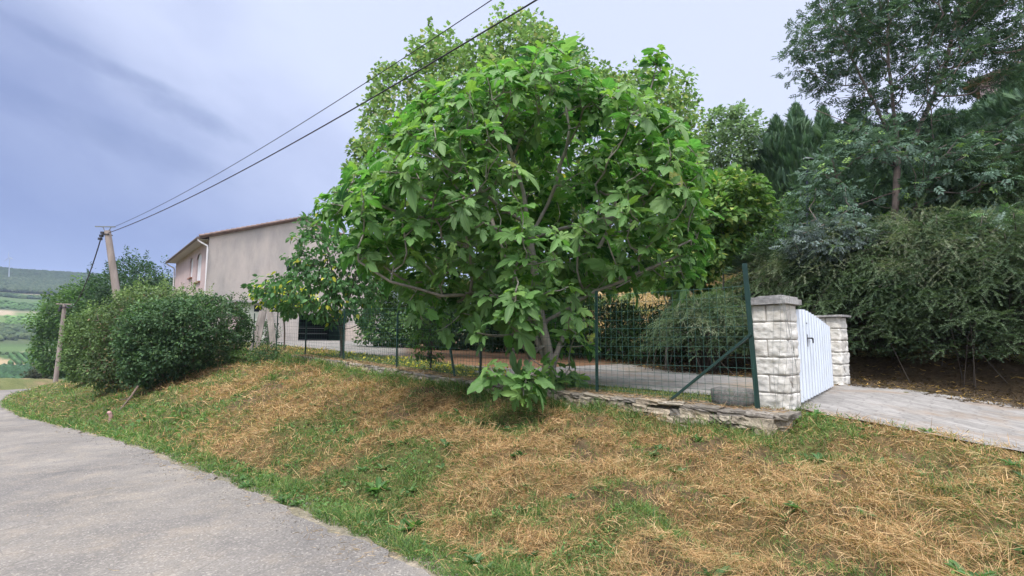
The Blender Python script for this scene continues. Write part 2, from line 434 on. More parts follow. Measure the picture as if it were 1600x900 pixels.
# ------------------------------------------------------------------ branches
def grow(trunks, targets, rg, wander=.12, up=.10, tip=.006, rmax=.2, power=2.4, seg=.4, far=.35):
    """trunks: polylines from the ground up (the first point of the first is the root, later ones start on an earlier one);
    targets: where the twigs must end. Returns [(points, radii)] and the twig direction at each target"""
    P = [np.array(trunks[0][0], float)]; par = [-1]; path = [0.0]; kids_main = []
    chains = []
    def nearest(q, bias=0.0):
        A = np.array(P); d = np.linalg.norm(A - q, axis=1)
        below = np.maximum(A[:, 2] - q[2], 0) * .8
        c = d + below + bias * np.array(path); return int(np.argmin(c))
    for k, tr in enumerate(trunks):
        tr = [np.array(p, float) for p in tr]
        i0 = 0 if k == 0 else nearest(tr[0]); ch = [i0]
        pts = tr[1:] if k == 0 else tr
        for p in pts:
            a = P[ch[-1]]; n = max(1, int(np.linalg.norm(p - a) / seg))
            for j in range(1, n + 1):
                P.append(a + (p - a) * j / n + rg.normal(size=3) * .018 * (j < n)); par.append(ch[-1]); path.append(path[ch[-1]] + np.linalg.norm(P[-1] - P[ch[-1]])); ch.append(len(P) - 1)
        chains.append(ch)
    T = np.array(targets, float); root = P[0]
    A = np.array(P); dd = np.array([np.linalg.norm(A - t, axis=1).min() for t in T])
    order = np.argsort(dd); ends = np.zeros((len(T), 3))
    for oi in order:
        t = T[oi]; i0 = nearest(t, far); a = P[i0]; dist = np.linalg.norm(t - a)
        n = max(1, int(math.ceil(dist / seg))); ch = [i0]
        off = unit(rg.normal(size=3)) * wander * dist; off[2] = abs(off[2]) * .3 - up * dist
        for j in range(1, n + 1):
            u = j / n; p = a + (t - a) * u + off * math.sin(PI * u) * (1 if j < n else 0)
            P.append(p); par.append(ch[-1]); path.append(path[ch[-1]] + np.linalg.norm(p - P[ch[-1]])); ch.append(len(P) - 1)
        chains.append(ch); ends[oi] = unit(P[ch[-1]] - P[ch[-2]])
    r = np.full(len(P), tip ** power); child = np.zeros(len(P))
    isleaf = np.ones(len(P), bool)
    for i in range(len(P) - 1, 0, -1):
        child[par[i]] += r[i] if isleaf[i] else child[i]; isleaf[par[i]] = False
        if not isleaf[i]: r[i] = child[i]
    r[0] = child[0]
    R = np.minimum(np.maximum(r, tip ** power) ** (1 / power), rmax)
    A = np.array(P)
    out = []
    for ch in chains:
        if len(ch) < 2: continue
        rr = R[ch].copy(); rr[0] = min(rr[0], rr[1] * 1.15)
        out.append((A[ch], rr))
    return out, ends
def wood(branches, name, material, parent, sides=5, col=None):
    mb = MB()
    for P, R in branches:
        tube(mb, P, R, 8 if R.max() > .05 else sides, caps=False)
    return mb.build(name, material, parent)
def inside(poly, X, Z):
    c = np.zeros(len(X), bool); n = len(poly)
    for i in range(n):
        x1, z1 = poly[i]; x2, z2 = poly[(i + 1) % n]
        h = ((z1 > Z) != (z2 > Z)) & (X < (x2 - x1) * (Z - z1) / (z2 - z1 + 1e-12) + x1)
        c ^= h
    return c
def edge_dist(poly, X, Z):
    m = np.full(len(X), 1e9); n = len(poly)
    for i in range(n):
        a = np.array(poly[i]); b = np.array(poly[(i + 1) % n]); ab = b - a
        t = np.clip(((X - a[0]) * ab[0] + (Z - a[1]) * ab[1]) / (ab @ ab + 1e-12), 0, 1)
        m = np.minimum(m, np.hypot(X - a[0] - t * ab[0], Z - a[1] - t * ab[1]))
    return m
def volume(rg, poly_px, Y0, T, E, n, shell=.45, shrink=1.0, front=.5):
    """points through a crown: its outline stands upright at distance Y0, its thickness swells to T either side"""
    poly = [tuple(at(px, py, Y0)[[0, 2]]) for px, py in poly_px]
    pa = np.array(poly); c = pa.mean(0); pa = c + (pa - c) * shrink; poly = [tuple(p) for p in pa]
    lo, hi = pa.min(0), pa.max(0); out = np.zeros((0, 3))
    while len(out) < n:
        X = rg.uniform(lo[0], hi[0], n * 2); Z = rg.uniform(lo[1], hi[1], n * 2); k = inside(poly, X, Z); X, Z = X[k], Z[k]
        e = np.clip(edge_dist(poly, X, Z) / E, 0, 1); h = T * np.sqrt(1 - (1 - e) ** 2)
        sg = np.where(rg.random(len(X)) < front, -1, 1); Y = Y0 + sg * h * rg.random(len(X)) ** shell
        out = np.vstack([out, np.c_[X, Y, Z]])
    return out[:n]
def spread(rg, P, mind):
    """drop points that crowd each other"""
    keep = []
    for p in P:
        if not keep or np.min(np.linalg.norm(np.array(keep) - p, axis=1)) > mind: keep.append(p)
    return np.array(keep)
def clumps(mb, rg, C, rad, per, size, TV, TF, base, alt, p_alt=.25, fresh=None, p_fresh=0., flat=.75, droop=.2, center=None, upn=.8, var=.16):
    """leaf clusters: leaves through a small shell round each point of C, lying mostly open to the sky"""
    n = len(C)
    rr = rad * rg.uniform(.65, 1.3, n)
    k = np.repeat(np.arange(n), per)
    d = rdir(rg, n * per); rad_ = rr[k] * rg.random(n * per) ** .45
    off = d * rad_[:, None]; off[:, 2] *= flat
    pos = C[k] + off
    if center is None: center = C.mean(0)
    outw = unit(pos - np.array(center))
    fwd = unit(outw * .5 + rdir(rg, n * per) * .8 + d * .5 + np.array([0, 0, -droop]))
    upv = unit(np.array([0, 0, upn]) + outw * .35 + rdir(rg, n * per) * .55)
    tone = (1 + .16 * rg.normal(size=n)).clip(.65, 1.4)
    col = tint(rg, n * per, base, alt, p_alt, var, fresh, p_fresh) * tone[k][:, None]
    inst(mb, TV, TF, pos, fwd, upv, size * rg.uniform(.65, 1.25, n * per), col)
# ------------------------------------------------------------------ what grows where on the ground (0 straw .. 1 green)
def green(x, y):
    s, d = xy_sd(x, y)
    dr = smooth_tab(road_edge, s); t = (d - dr) / np.maximum(5.75 - dr, 1)
    n = fbm(x, y, 1.5, 41, 4); n2 = fbm(x, y, .45, 43, 3)
    patch = .10 + .18 * n2 + sstep(n * .6 + n2 * .4, .50, .62) * .65
    g = patch
    wob = (fbm(x, y, .8, 47, 3) - .5) * .5
    g = np.maximum(g, 1 - sstep(d - dr + wob * .9, .30, .78))                    # verge
    g = np.maximum(g, .85 * sstep(t, .84, .93) * sstep(s, -1, 2.2) * (1 - sstep(s, 19, 22)) * sstep(n2, .28, .5))           # foot of the wall
    g = np.maximum(g, sstep(s, 9, 14) * (1 - sstep(t + wob * .5, .30, .55)) * .95)     # lower bank at the left
    g = np.maximum(g, sstep(s, 22, 30) * .75)
    g = np.maximum(g, np.exp(-(((s - 5.5) / .9) ** 2 + ((d - 2.95) / .7) ** 2)) * 1.5)      # lush spot above the verge
    g = np.maximum(g, np.exp(-(((s - 8.6) / 1.3) ** 2 + ((d - 3.0) / .45) ** 2)) * 1.1)
    g = np.maximum(g, np.exp(-(((s - 18.5) / 2.6) ** 2 + ((d - 5.3) / .8) ** 2)) * 1.3)     # brow by the first hedge bush
    g = np.maximum(g, sstep(s, 2.2, .2) * sstep(d, 3.0, 5.6) * (.35 + .55 * n2))           # towards the drive
    g = np.maximum(g, sstep(s, 1.8, -1.0) * (.15 + .6 * n2))
    return np.clip(g, 0, 1)
def ground_color(x, y, z):
    s, d = xy_sd(x, y); R = np.hypot(x, y)
    dr = smooth_tab(road_edge, s); ds = slope_at(s)
    def c3(c): return np.array(c)[None]
    def mix(a, b, f): return a + (b - a) * np.clip(f, 0, 1)[:, None]
    n = fbm(x, y, .35, 51, 4)
    g = green(x, y)
    C = mix(c3((.085, .055, .030)), c3((.21, .14, .072)), n)
    C = mix(C, c3((.070, .085, .030)), g * .8)
    C = mix(C, c3((.075, .055, .038)), sstep(fbm(x, y, .5, 57, 3), .60, .68) * (1 - g) * .8)
    C = mix(C, c3((.27, .24, .20)), (1 - sstep(np.abs(d - dr + .06), .08, .32)) * (.35 + .65 * n))        # gravelly road edge
    # behind the wall
    yard = sstep(d, 5.9, 6.2) * sstep(s, 2.2, 2.6)
    gr = mix(c3((.10, .12, .045)), c3((.24, .20, .10)), fbm(x, y, 1.2, 61, 4) * .9)
    gravel = mix(c3((.215, .205, .198)), c3((.165, .155, .148)), n)
    lit = mix(c3((.20, .115, .068)), c3((.12, .072, .045)), n)
    Y_ = mix(gr, gravel, sstep(d + (n - .5) * .5, 7.6, 8.0))
    Y_ = mix(Y_, lit, sstep(d + (fbm(x, y, 1.8, 63, 3) - .5) * 3, 7.9, 8.8) * sstep(s, 3, 6) * (1 - sstep(s - 11.5 - 1.75 * (d - 6.6), -.8, 1.6)))
    C = mix(C, Y_, yard)
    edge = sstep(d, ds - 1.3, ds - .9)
    fl = mix(c3((.042, .032, .022)), c3((.085, .062, .038)), fbm(x, y, .4, 65, 4))  # litter soil, darkened to deepen the contact shade under the hedge
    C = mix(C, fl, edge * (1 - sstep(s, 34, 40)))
    hill = sstep(d, ds + 1.5, ds + 4) * (1 - sstep(s, 34, 42))
    hc = mix(c3((.30, .215, .115)), c3((.09, .12, .045)), sstep(fbm(x, y, 2.2, 67, 4), .42, .62))
    C = mix(C, hc, hill)
    # outer verge and the valley
    out = sstep(dr - d, ROADW, ROADW + .4)
    C = mix(C, mix(mix(c3((.25, .185, .115)), c3((.17, .125, .08)), n), c3((.11, .125, .055)), sstep(fbm(x, y, 2.0, 71, 4), .42, .60)), out)
    far = sstep(R, 75, 110)
    a = np.arctan2(x, y)
    f1 = fbm(x, y, 60, 73, 3)
    def bnd(r0, r1, w=2.0): return sstep(R, r0 - w, r0 + w) * (1 - sstep(R, r1 - w, r1 + w))
    fc = mix(c3((.060, .085, .036)), c3((.085, .11, .048)), sstep(f1, .35, .65))
    fc = mix(fc, c3((.070, .115, .042)), bnd(330, 377))
    fc = mix(fc, c3((.090, .145, .052)), bnd(343, 362))
    fc = mix(fc, c3((.27, .25, .17)), (1 - sstep(np.abs(R - 340 - 160 * (a + .765)), 1.2, 2.5)) * sstep(a, -.765, -.755) * .8)
    fc = mix(fc, c3((.060, .11, .036)), bnd(300, 333))
    fc = mix(fc, c3((.33, .26, .16)), bnd(298 - 60 * 0, 326, 1.5) * (1 - sstep(a, -.752, -.742)) * (1 - sstep(R - 326 + 420 * (a + .785), -2, 2)))
    fc = mix(fc, c3((.045, .080, .030)), bnd(232, 297))
    fc = mix(fc, c3((.030, .055, .025)), bnd(441, 446, .6))
    fc = mix(fc, c3((.115, .175, .058)), bnd(447, 527)); fc = mix(fc, c3((.080, .13, .045)), (1 - sstep(np.abs(R - 470 - 420 * (a + .76)), 1.0, 2.2)) * .7)
    fc = mix(fc, c3((.30, .26, .19)), bnd(528, 536, 1)); fc = mix(fc, c3((.34, .28, .20)), bnd(505, 532) * (1 - sstep(a, -.777, -.765)))
    fc = mix(fc, c3((.060, .095, .042)), bnd(538, 584)); fc = mix(fc, c3((.082, .13, .052)), bnd(585, 621))
    fc = mix(fc, c3((.090, .13, .055)), bnd(630, 656)); fc = mix(fc, c3((.30, .25, .17)), bnd(646, 655) * sstep(a, -.765, -.76) * (1 - sstep(a, -.74, -.735)))
    fc = mix(fc, c3((.048, .066, .036)), sstep(R, 656, 662))
    C = mix(C, fc * .82, far)
    return C

def build_ground():
    aa = np.concatenate([np.linspace(-66, 64, 900), np.linspace(64, 294, 150)[1:-1]]) * PI / 180
    rr = np.concatenate([np.linspace(.3, 2.4, 8), np.exp(np.linspace(math.log(2.5), math.log(40), 330)), np.exp(np.linspace(math.log(40.5), math.log(1100), 190)), [1500, 2500, 6000]])
    A, Rr = np.meshgrid(aa, rr); x = (np.sin(A) * Rr).ravel(); y = (np.cos(A) * Rr).ravel()
    z = terrain(x, y)
    na, nr = len(aa), len(rr)
    i = np.arange(nr - 1)[:, None] * na; j = np.arange(na)[None]; k = (j + 1) % na
    F = np.stack([i + j, i + k, i + na + k, i + na + j], -1).reshape(-1, 4)
    V = np.c_[x, y, z]; V = np.vstack([V, [0, 0, float(terrain(0., 0.))]])
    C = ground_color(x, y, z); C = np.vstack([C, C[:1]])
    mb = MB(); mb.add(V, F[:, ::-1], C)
    c = len(V) - 1
    mb2 = MB(); mb.idx.append(np.array([[c, (q + 1) % na, q] for q in range(na)]).ravel()); mb.cnt.append(np.full(na, 3))
    m, nt, b = new_mat('ground_soil'); b.inputs['Roughness'].default_value = .95; b.inputs['Specular IOR Level'].default_value = .1
    c = attr(nt); n = noise(nt, 14, 8, .7); n3 = noise(nt, .9, 4, .6)
    c = mixc(nt, 1.0, c, mixc(nt, rng_map(nt, n, .3, .7), (.55, .55, .55), (1.4, 1.38, 1.3)), 'MULTIPLY')
    c = mixc(nt, 1.0, c, mixc(nt, rng_map(nt, n3, .3, .7), (.8, .84, .8), (1.15, 1.1, 1.1)), 'MULTIPLY')
    L(nt, c, b.inputs['Base Color']); bump(nt, b, n, .03)
    return tag(mb.build('ground', m), kind='structure')
build_ground()

def sheet(name, s0, s1, dlo, dhi, ns, nd, mat_, lift, jag=0.0, zf=None):
    s = np.linspace(s0, s1, ns); u = np.linspace(0, 1, nd)
    S, U_ = np.meshgrid(s, u); lo = dlo(S); hi = dhi(S)
    if jag:
        hi = hi + (fbm(S, S * 0, .5, 81, 4) - .5) * jag; lo = lo + (fbm(S, S * 0 + 9, .5, 83, 4) - .5) * jag
    D = lo + (hi - lo) * U_
    x, y = sd_xy(S, D); z = (terrain(x, y, False) if zf is None else zf(S, D)) + lift
    i = np.arange(nd - 1)[:, None] * ns; j = np.arange(ns - 1)[None]
    F = np.stack([i + j, i + j + 1, i + ns + j + 1, i + ns + j], -1).reshape(-1, 4)
    mb = MB(); mb.add(np.c_[x.ravel(), y.ravel(), z.ravel()], F, (1, 1, 1)); return tag(mb.build(name, mat_), kind='structure')
# the lane: worn grey asphalt with gravel, faint cracks and dusty patches
m, nt, b = new_mat('worn_asphalt'); b.inputs['Roughness'].default_value = .9; b.inputs['Specular IOR Level'].default_value = .2
n1 = noise(nt, .55, 5, .6); n2 = noise(nt, 55, 4, .75); n3 = noise(nt, 2.6, 6, .7); n4 = noise(nt, 130, 2, .8)
c = mixc(nt, rng_map(nt, n1, .35, .65), (.132, .123, .113), (.200, .184, .164))
c = mixc(nt, rng_map(nt, n3, .50, .68, 0, .6), c, (.245, .21, .168))
c = mixc(nt, rng_map(nt, n3, .46, .32, 0, .55), c, (.11, .106, .104))
c = mixc(nt, 1.0, c, mixc(nt, rng_map(nt, n2, .3, .7), (.68, .68, .68), (1.32, 1.32, 1.32)), 'MULTIPLY')
vor = N(nt, 'ShaderNodeTexVoronoi'); vor.inputs['Scale'].default_value = 75
tc = N(nt, 'ShaderNodeTexCoord'); L(nt, tc.outputs['Object'], vor.inputs['Vector'])
c = mixc(nt, rng_map(nt, vor.outputs['Color'], .72, .9, 0, .55), c, (.40, .365, .32))
vc = N(nt, 'ShaderNodeTexVoronoi', feature='DISTANCE_TO_EDGE'); vc.inputs['Scale'].default_value = 1.7; vc.inputs['Randomness'].default_value = 1
vm = N(nt, 'ShaderNodeVectorMath', operation='ADD'); nz = N(nt, 'ShaderNodeTexNoise'); nz.inputs['Scale'].default_value = 3; nz.inputs['Detail'].default_value = 6
L(nt, tc.outputs['Object'], vm.inputs[0]); vs_ = N(nt, 'ShaderNodeVectorMath', operation='SCALE'); vs_.inputs['Scale'].default_value = 1.1
L(nt, nz.outputs['Color'], vs_.inputs[0]); L(nt, vs_.outputs[0], vm.inputs[1]); L(nt, vm.outputs[0], vc.inputs['Vector'])
crack = N(nt, 'ShaderNodeMath', operation='MULTIPLY'); L(nt, rng_map(nt, vc.outputs['Distance'], 0, .014, 1, 0), crack.inputs[0]); L(nt, rng_map(nt, n1, .46, .54, 0, .5), crack.inputs[1])
c = mixc(nt, crack.outputs[0], c, (.09, .085, .08))
L(nt, c, b.inputs['Base Color']); bump(nt, b, n2, .008)
wv_ = noise(nt, 1.1, 3, .6, stretch=(.5, .5, 1))
c = mixc(nt, 1.0, c, mixc(nt, rng_map(nt, wv_, .3, .7), (.86, .86, .88), (1.10, 1.08, 1.05)), 'MULTIPLY'); L(nt, c, b.inputs['Base Color'])
M['asphalt'] = m
sheet('road', -40, 80, lambda s: smooth_tab(road_edge, s) - ROADW, lambda s: smooth_tab(road_edge, s) - .04, 3200, 40, M['asphalt'], .022, jag=.34)

# the drive: pale stamped concrete, drifts of brown needles
m, nt, b = new_mat('stamped_concrete'); b.inputs['Roughness'].default_value = .9; b.inputs['Specular IOR Level'].default_value = .15
tc = N(nt, 'ShaderNodeTexCoord'); mp = N(nt, 'ShaderNodeMapping'); mp.inputs['Rotation'].default_value = (0, 0, math.radians(41))
L(nt, tc.outputs['Object'], mp.inputs[0])
br = N(nt, 'ShaderNodeTexBrick'); br.inputs['Scale'].default_value = 1.0; br.inputs['Brick Width'].default_value = .46; br.inputs['Row Height'].default_value = .14
br.inputs['Mortar Size'].default_value = .012; br.inputs['Color1'].default_value = (.225, .213, .198, 1); br.inputs['Color2'].default_value = (.185, .174, .162, 1); br.inputs['Mortar'].default_value = (.145, .135, .125, 1)
nz = N(nt, 'ShaderNodeTexNoise'); nz.inputs['Scale'].default_value = 2.2; L(nt, tc.outputs['Object'], nz.inputs['Vector'])
sc_ = N(nt, 'ShaderNodeVectorMath', operation='SCALE'); sc_.inputs['Scale'].default_value = .22; L(nt, nz.outputs['Color'], sc_.inputs[0])
ad = N(nt, 'ShaderNodeVectorMath', operation='ADD'); L(nt, mp.outputs[0], ad.inputs[0]); L(nt, sc_.outputs[0], ad.inputs[1]); L(nt, ad.outputs[0], br.inputs['Vector'])
n1 = noise(nt, .9, 6, .65); n2 = noise(nt, 30, 5, .7); n3 = noise(nt, 6, 6, .75, stretch=(1, .35, 1))
c = mixc(nt, rng_map(nt, n2, .3, .7, 0, .5), br.outputs['Color'], (.295, .28, .258))
c = mixc(nt, 1.0, c, mixc(nt, rng_map(nt, n3, .3, .7), (.62, .62, .62), (1.28, 1.28, 1.28)), 'MULTIPLY')
c = mixc(nt, rng_map(nt, n1, .49, .62, 0, .65), c, mixc(nt, n2, (.15, .105, .07), (.25, .185, .125)))
L(nt, c, b.inputs['Base Color']); bump(nt, b, br.outputs['Fac'], .012, .6)
sheet('driveway', -9, 9.6, lambda s: 6.42 + .55 * sstep(s, 2.0, 3.2) + .05 * np.clip(-s, 0, 9), lambda s: slope_at(s) - 1.35, 220, 40, m, .03, jag=.16)
rg = np.random.default_rng(7)
# ------------------------------------------------------------------ low rubble wall under the fence
CUBE = None
def rock_template():
    V = []; 
    g = np.linspace(-1, 1, 4)
    import itertools
    key = {}; F = []
    def vid(p):
        p = tuple(np.round(p, 5))
        if p not in key: key[p] = len(V); V.append(p)
        return key[p]
    for ax in range(3):
        for sg in (-1, 1):
            for i in range(3):
                for j in range(3):
                    q = []
                    for a, c_ in ((g[i], g[j]), (g[i + 1], g[j]), (g[i + 1], g[j + 1]), (g[i], g[j + 1])):
                        p = [0, 0, 0]; p[ax] = sg; p[(ax + 1) % 3] = a; p[(ax + 2) % 3] = c_; q.append(vid(p))
                    F.append(q if sg > 0 else q[::-1])
    V = np.array(V); s = V / np.linalg.norm(V, axis=1, keepdims=True)
    return V * .90 + s * .15, np.array(F)
ROCK_V, ROCK_F = rock_template()
def rock(mb, c, size, yaw, col, jit=.10, tilt=.07, skew=1.0):
    v = ROCK_V * .5 * (1 + rg.normal(size=ROCK_V.shape) * jit + rg.normal(size=3) * .06) * np.array(size)
    v[:, 2] += v[:, 0] * rg.normal() * .04 * skew; v[:, 0] += v[:, 2] * rg.normal() * .18 * skew
    a, bq = yaw, rg.normal() * tilt
    Rz = np.array([[math.cos(a), -math.sin(a), 0], [math.sin(a), math.cos(a), 0], [0, 0, 1]]); Rx = np.array([[1, 0, 0], [0, math.cos(bq), -math.sin(bq)], [0, math.sin(bq), math.cos(bq)]])
    mb.add(v @ (Rz @ Rx).T + np.array(c), ROCK_F, col)
m, nt, b = new_mat('rubble_stone'); b.inputs['Roughness'].default_value = .9; b.inputs['Specular IOR Level'].default_value = .15
n = noise(nt, 22, 6, .7); n2 = noise(nt, 5, 4, .6)
c = mixc(nt, 1.0, attr(nt), mixc(nt, rng_map(nt, n, .3, .7), (.6, .6, .6), (1.35, 1.33, 1.3)), 'MULTIPLY')
c = mixc(nt, rng_map(nt, n2, .56, .72, 0, .55), c, (.10, .105, .06))
L(nt, c, b.inputs['Base Color']); bump(nt, b, n, .02)
M['stone'] = m
UYAW = math.atan2(UV[1], UV[0])
wall = empty('stone_wall', (*sd_xy(2.4, 5.9), -.8), 'low rubble stone wall with flat ledge stones carrying the green wire fence', 'wall')
wall.rotation_euler = (0, 0, 0)
body = MB(); led = MB(); core = MB()
stone_cols = [(.36, .31, .24), (.30, .265, .21), (.40, .34, .26), (.27, .25, .22), (.44, .37, .27), (.33, .285, .22)]
s = 2.32
def wall_top(s): return float(terrace_z(s)) + .015
for course in range(4):
    s = 2.30 + rg.random() * .1
    while s < 17.5:
        ln = rg.uniform(.09, .34); h = rg.uniform(.07, .12); zt = wall_top(s + ln / 2)
        x, y = sd_xy(s + ln / 2, 5.74 + rg.normal() * .02 + (.03 if course == 3 else 0))
        z = zt - .05 - .05 - .09 * course + rg.normal() * .008
        rock(body, (x, y, z), (ln * 1.03, .17, h * 1.08), UYAW + rg.normal() * .06, np.array(stone_cols[rg.integers(6)]) * rg.uniform(.6, 1.15))
        s += ln
for d_ in (5.85, 6.02):                                       # end face of the wall
    for k in range(3):
        x, y = sd_xy(2.33, d_); rock(body, (x, y, wall_top(2.3) - .09 - .1 * k), (.17, .18, .105), UYAW, np.array(stone_cols[rg.integers(6)]) * rg.uniform(.7, 1.1))
s = 2.22
while s < 17.3:
    ln = rg.uniform(.13, .34)
    for d_, w_ in ((5.80, .24), (6.0, .22)):
        x, y = sd_xy(s + ln / 2, d_ + rg.normal() * .012); zt = wall_top(s + ln / 2)
        col = np.array([(.30, .265, .215), (.25, .225, .19), (.37, .31, .235), (.21, .19, .165)][rg.integers(4)]) * rg.uniform(.75, 1.1)
        rock(led, (x, y, zt - .012 + rg.normal() * .005), (ln * 1.0, w_, rg.uniform(.04, .06)), UYAW + rg.normal() * .05, col, jit=.06, tilt=.05)
    s += ln
for k in range(60):
    s0 = 2.45 + k * .25; a = np.array(sd_xy(s0, 5.90)); zt = wall_top(s0)
    core.box((a[0], a[1], zt - .28), (.26, .24, .50), rot=[[UV[0], NV[0], 0], [UV[1], NV[1], 0], [0, 0, 1]], col=(.12, .10, .08))
body.build('rubble', M['stone'], wall, smooth=False); led.build('ledge_stones', M['stone'], wall, smooth=False); core.build('mortar_core', M['stone'], wall, smooth=False)
# the loose grey block lying on the wall beside the last post
mb = MB()
ROTF = np.array([[UV[0], NV[0], 0], [UV[1], NV[1], 0], [0, 0, 1]])
p = hit(1150, 640); x, y = sd_xy(2.98, 6.10)
rock(mb, (x, y, wall_top(2.9) + .11), (.42, .24, .22), UYAW - .08, (.17, .165, .155), jit=.03, tilt=.02, skew=.1)
tag(mb.build('concrete_block', M['stone']), 'dark grey weathered block lying on the stone wall beside the last fence post', 'block')

# ------------------------------------------------------------------ garden fence
M['green_metal'] = plain('green_coated_steel', (.010, .036, .030), .45, .5, var=.15)
M['wire'] = plain('green_wire', (.035, .095, .075), .5, .4)
M['wire_grey'] = plain('bare_wire', (.16, .17, .16), .5, .5)
fence = empty('wire_fence', (*sd_xy(2.6, WALL_D), -.77), 'green wire mesh fence on slim green posts standing along the low stone wall', 'fence')
def tpost(mb, base, top, w=.040):
    base = np.array(base, float); top = np.array(top, float)
    for (wx_, wy_, ox, oy) in ((w, .007, 0, 0), (.007, w * .9, 0, w * .45)):
        A = np.array([UV[0], UV[1], 0]); B = np.array([NV[0], NV[1], 0])
        o = A * ox + B * oy
        V = [q + o + A * sx * wx_ / 2 + B * sy * wy_ / 2 for q in (base, top) for sx, sy in ((-1, -1), (1, -1), (1, 1), (-1, 1))]
        mb.add(V, [[0, 3, 2, 1], [4, 5, 6, 7], [0, 1, 5, 4], [1, 2, 6, 5], [2, 3, 7, 6], [3, 0, 4, 7]])
POSTS = [2.60, 4.92, 7.72, 10.95, 14.0, 17.05, 20.1, 23.2]
HPOST = 1.58
for i, s in enumerate(POSTS):
    x, y = sd_xy(s, WALL_D); z = wall_top(s); mb = MB()
    lean = rg.normal(size=2) * .012
    if i == 0: tpost(mb, (x, y, z - .1), (x - .075, y, z + HPOST + .09), .058)
    else: tpost(mb, (x, y, z - .1), (x + lean[0], y + lean[1], z + HPOST - (.07 if i == 1 else .12)), .040)
    mb.build('post', M['green_metal'], fence, smooth=False)
mb = MB(); a = sd_xy(2.62, WALL_D - .03); c_ = sd_xy(3.72, WALL_D - .03)
sweep_rect(mb, (*a, wall_top(2.6) + .86), (*c_, wall_top(3.7) + .0), .030, .030); mb.build('brace', M['green_metal'], fence, smooth=False)
mb = MB(); a = sd_xy(8.9, WALL_D + .02); c_ = sd_xy(8.55, WALL_D + .02); sweep_rect(mb, (*a, wall_top(9) + 1.05), (*c_, wall_top(9) - .05), .035, .035); mb.build('brace', M['green_metal'], fence, smooth=False)
mb = MB(); rW = .0023
def fz(s, h): return wall_top(s) + h
rows = [.04, .09, .14, .19, .26, .36, .46, .58, .70, .82, .94, 1.06, 1.18, 1.30, 1.42]
ss = np.arange(2.62, 21.4, .42)
for h in rows:
    P = []
    for s in ss:
        x, y = sd_xy(s, WALL_D - .02 + (vnoise(s, h, 1.1, 3) - .5) * .03); P.append((x, y, fz(s, h) + (vnoise(s, h * 3, 1.5, 5) - .5) * .02))
    tube(mb, P, rW * (1.2 if h in (.46, .94, 1.42) else 1), 3, caps=False)
for s in np.arange(2.62, 21.4, .10):
    if s < 15 or int(s * 10) % 2 == 0:
        P = []
        for h in (.02, .5, 1.0, 1.43):
            x, y = sd_xy(s + (vnoise(s, h, .6, 8) - .5) * .02, WALL_D - .02 + (vnoise(s, h, 1.1, 3) - .5) * .03); P.append((x, y, fz(s, h)))
        tube(mb, P, rW, 3, caps=False)
mb.build('wire_mesh', M['wire'], fence)
# the rolled-up loose end of the mesh between the last post and the pillar
mb = MB()
for k in range(6):
    s0 = 2.47 - .03 * k; P = [(*sd_xy(s0 + .04 * math.sin(h * 3 + k) - .05 * h * (1.35 - h), 6.10 + .035 * k), wall_top(2.4) + h) for h in np.linspace(.0, 1.32, 9)]
    tube(mb, P, .0022, 3, caps=False)
for h in np.arange(.05, 1.35, .12):
    P = [(*sd_xy(2.47 - .03 * k + .04 * math.sin(h * 3 + k) - .05 * h * (1.35 - h), 6.10 + .035 * k), wall_top(2.4) + h + .01 * (k % 2)) for k in range(6)]
    P = [(*sd_xy(2.6, WALL_D), wall_top(2.4) + h)] + P
    tube(mb, P, .0018, 3, caps=False)
mb.build('loose_mesh_end', M['wire_grey'], fence)

# ------------------------------------------------------------------ gate pillars
m, nt, b = new_mat('split_face_stone'); b.inputs['Roughness'].default_value = .85; b.inputs['Specular IOR Level'].default_value = .2
n = noise(nt, 18, 6, .65); n2 = noise(nt, 3, 5, .6); n3 = noise(nt, 60, 3, .7)
c = mixc(nt, rng_map(nt, n, .3, .7), (.55, .525, .475), (.68, .66, .62))
c = mixc(nt, rng_map(nt, n2, .46, .70, 0, .55), c, (.33, .285, .22)); nd_ = noise(nt, 9, 8, .75); c = mixc(nt, rng_map(nt, nd_, .58, .72, 0, .5), c, (.20, .18, .15)); L(nt, c, b.inputs['Base Color']); bump(nt, b, n3, .006)
M['pillar'] = m
M['cap'] = plain('weathered_cap', (.33, .32, .31), .9, .15, var=.35, scale=9, bumpd=.012, bscale=30, dirt=(.08, .08, .085), dirt_amt=.8)
M['joint'] = plain('joint_mortar', (.24, .215, .185), .95, .1, var=.2)
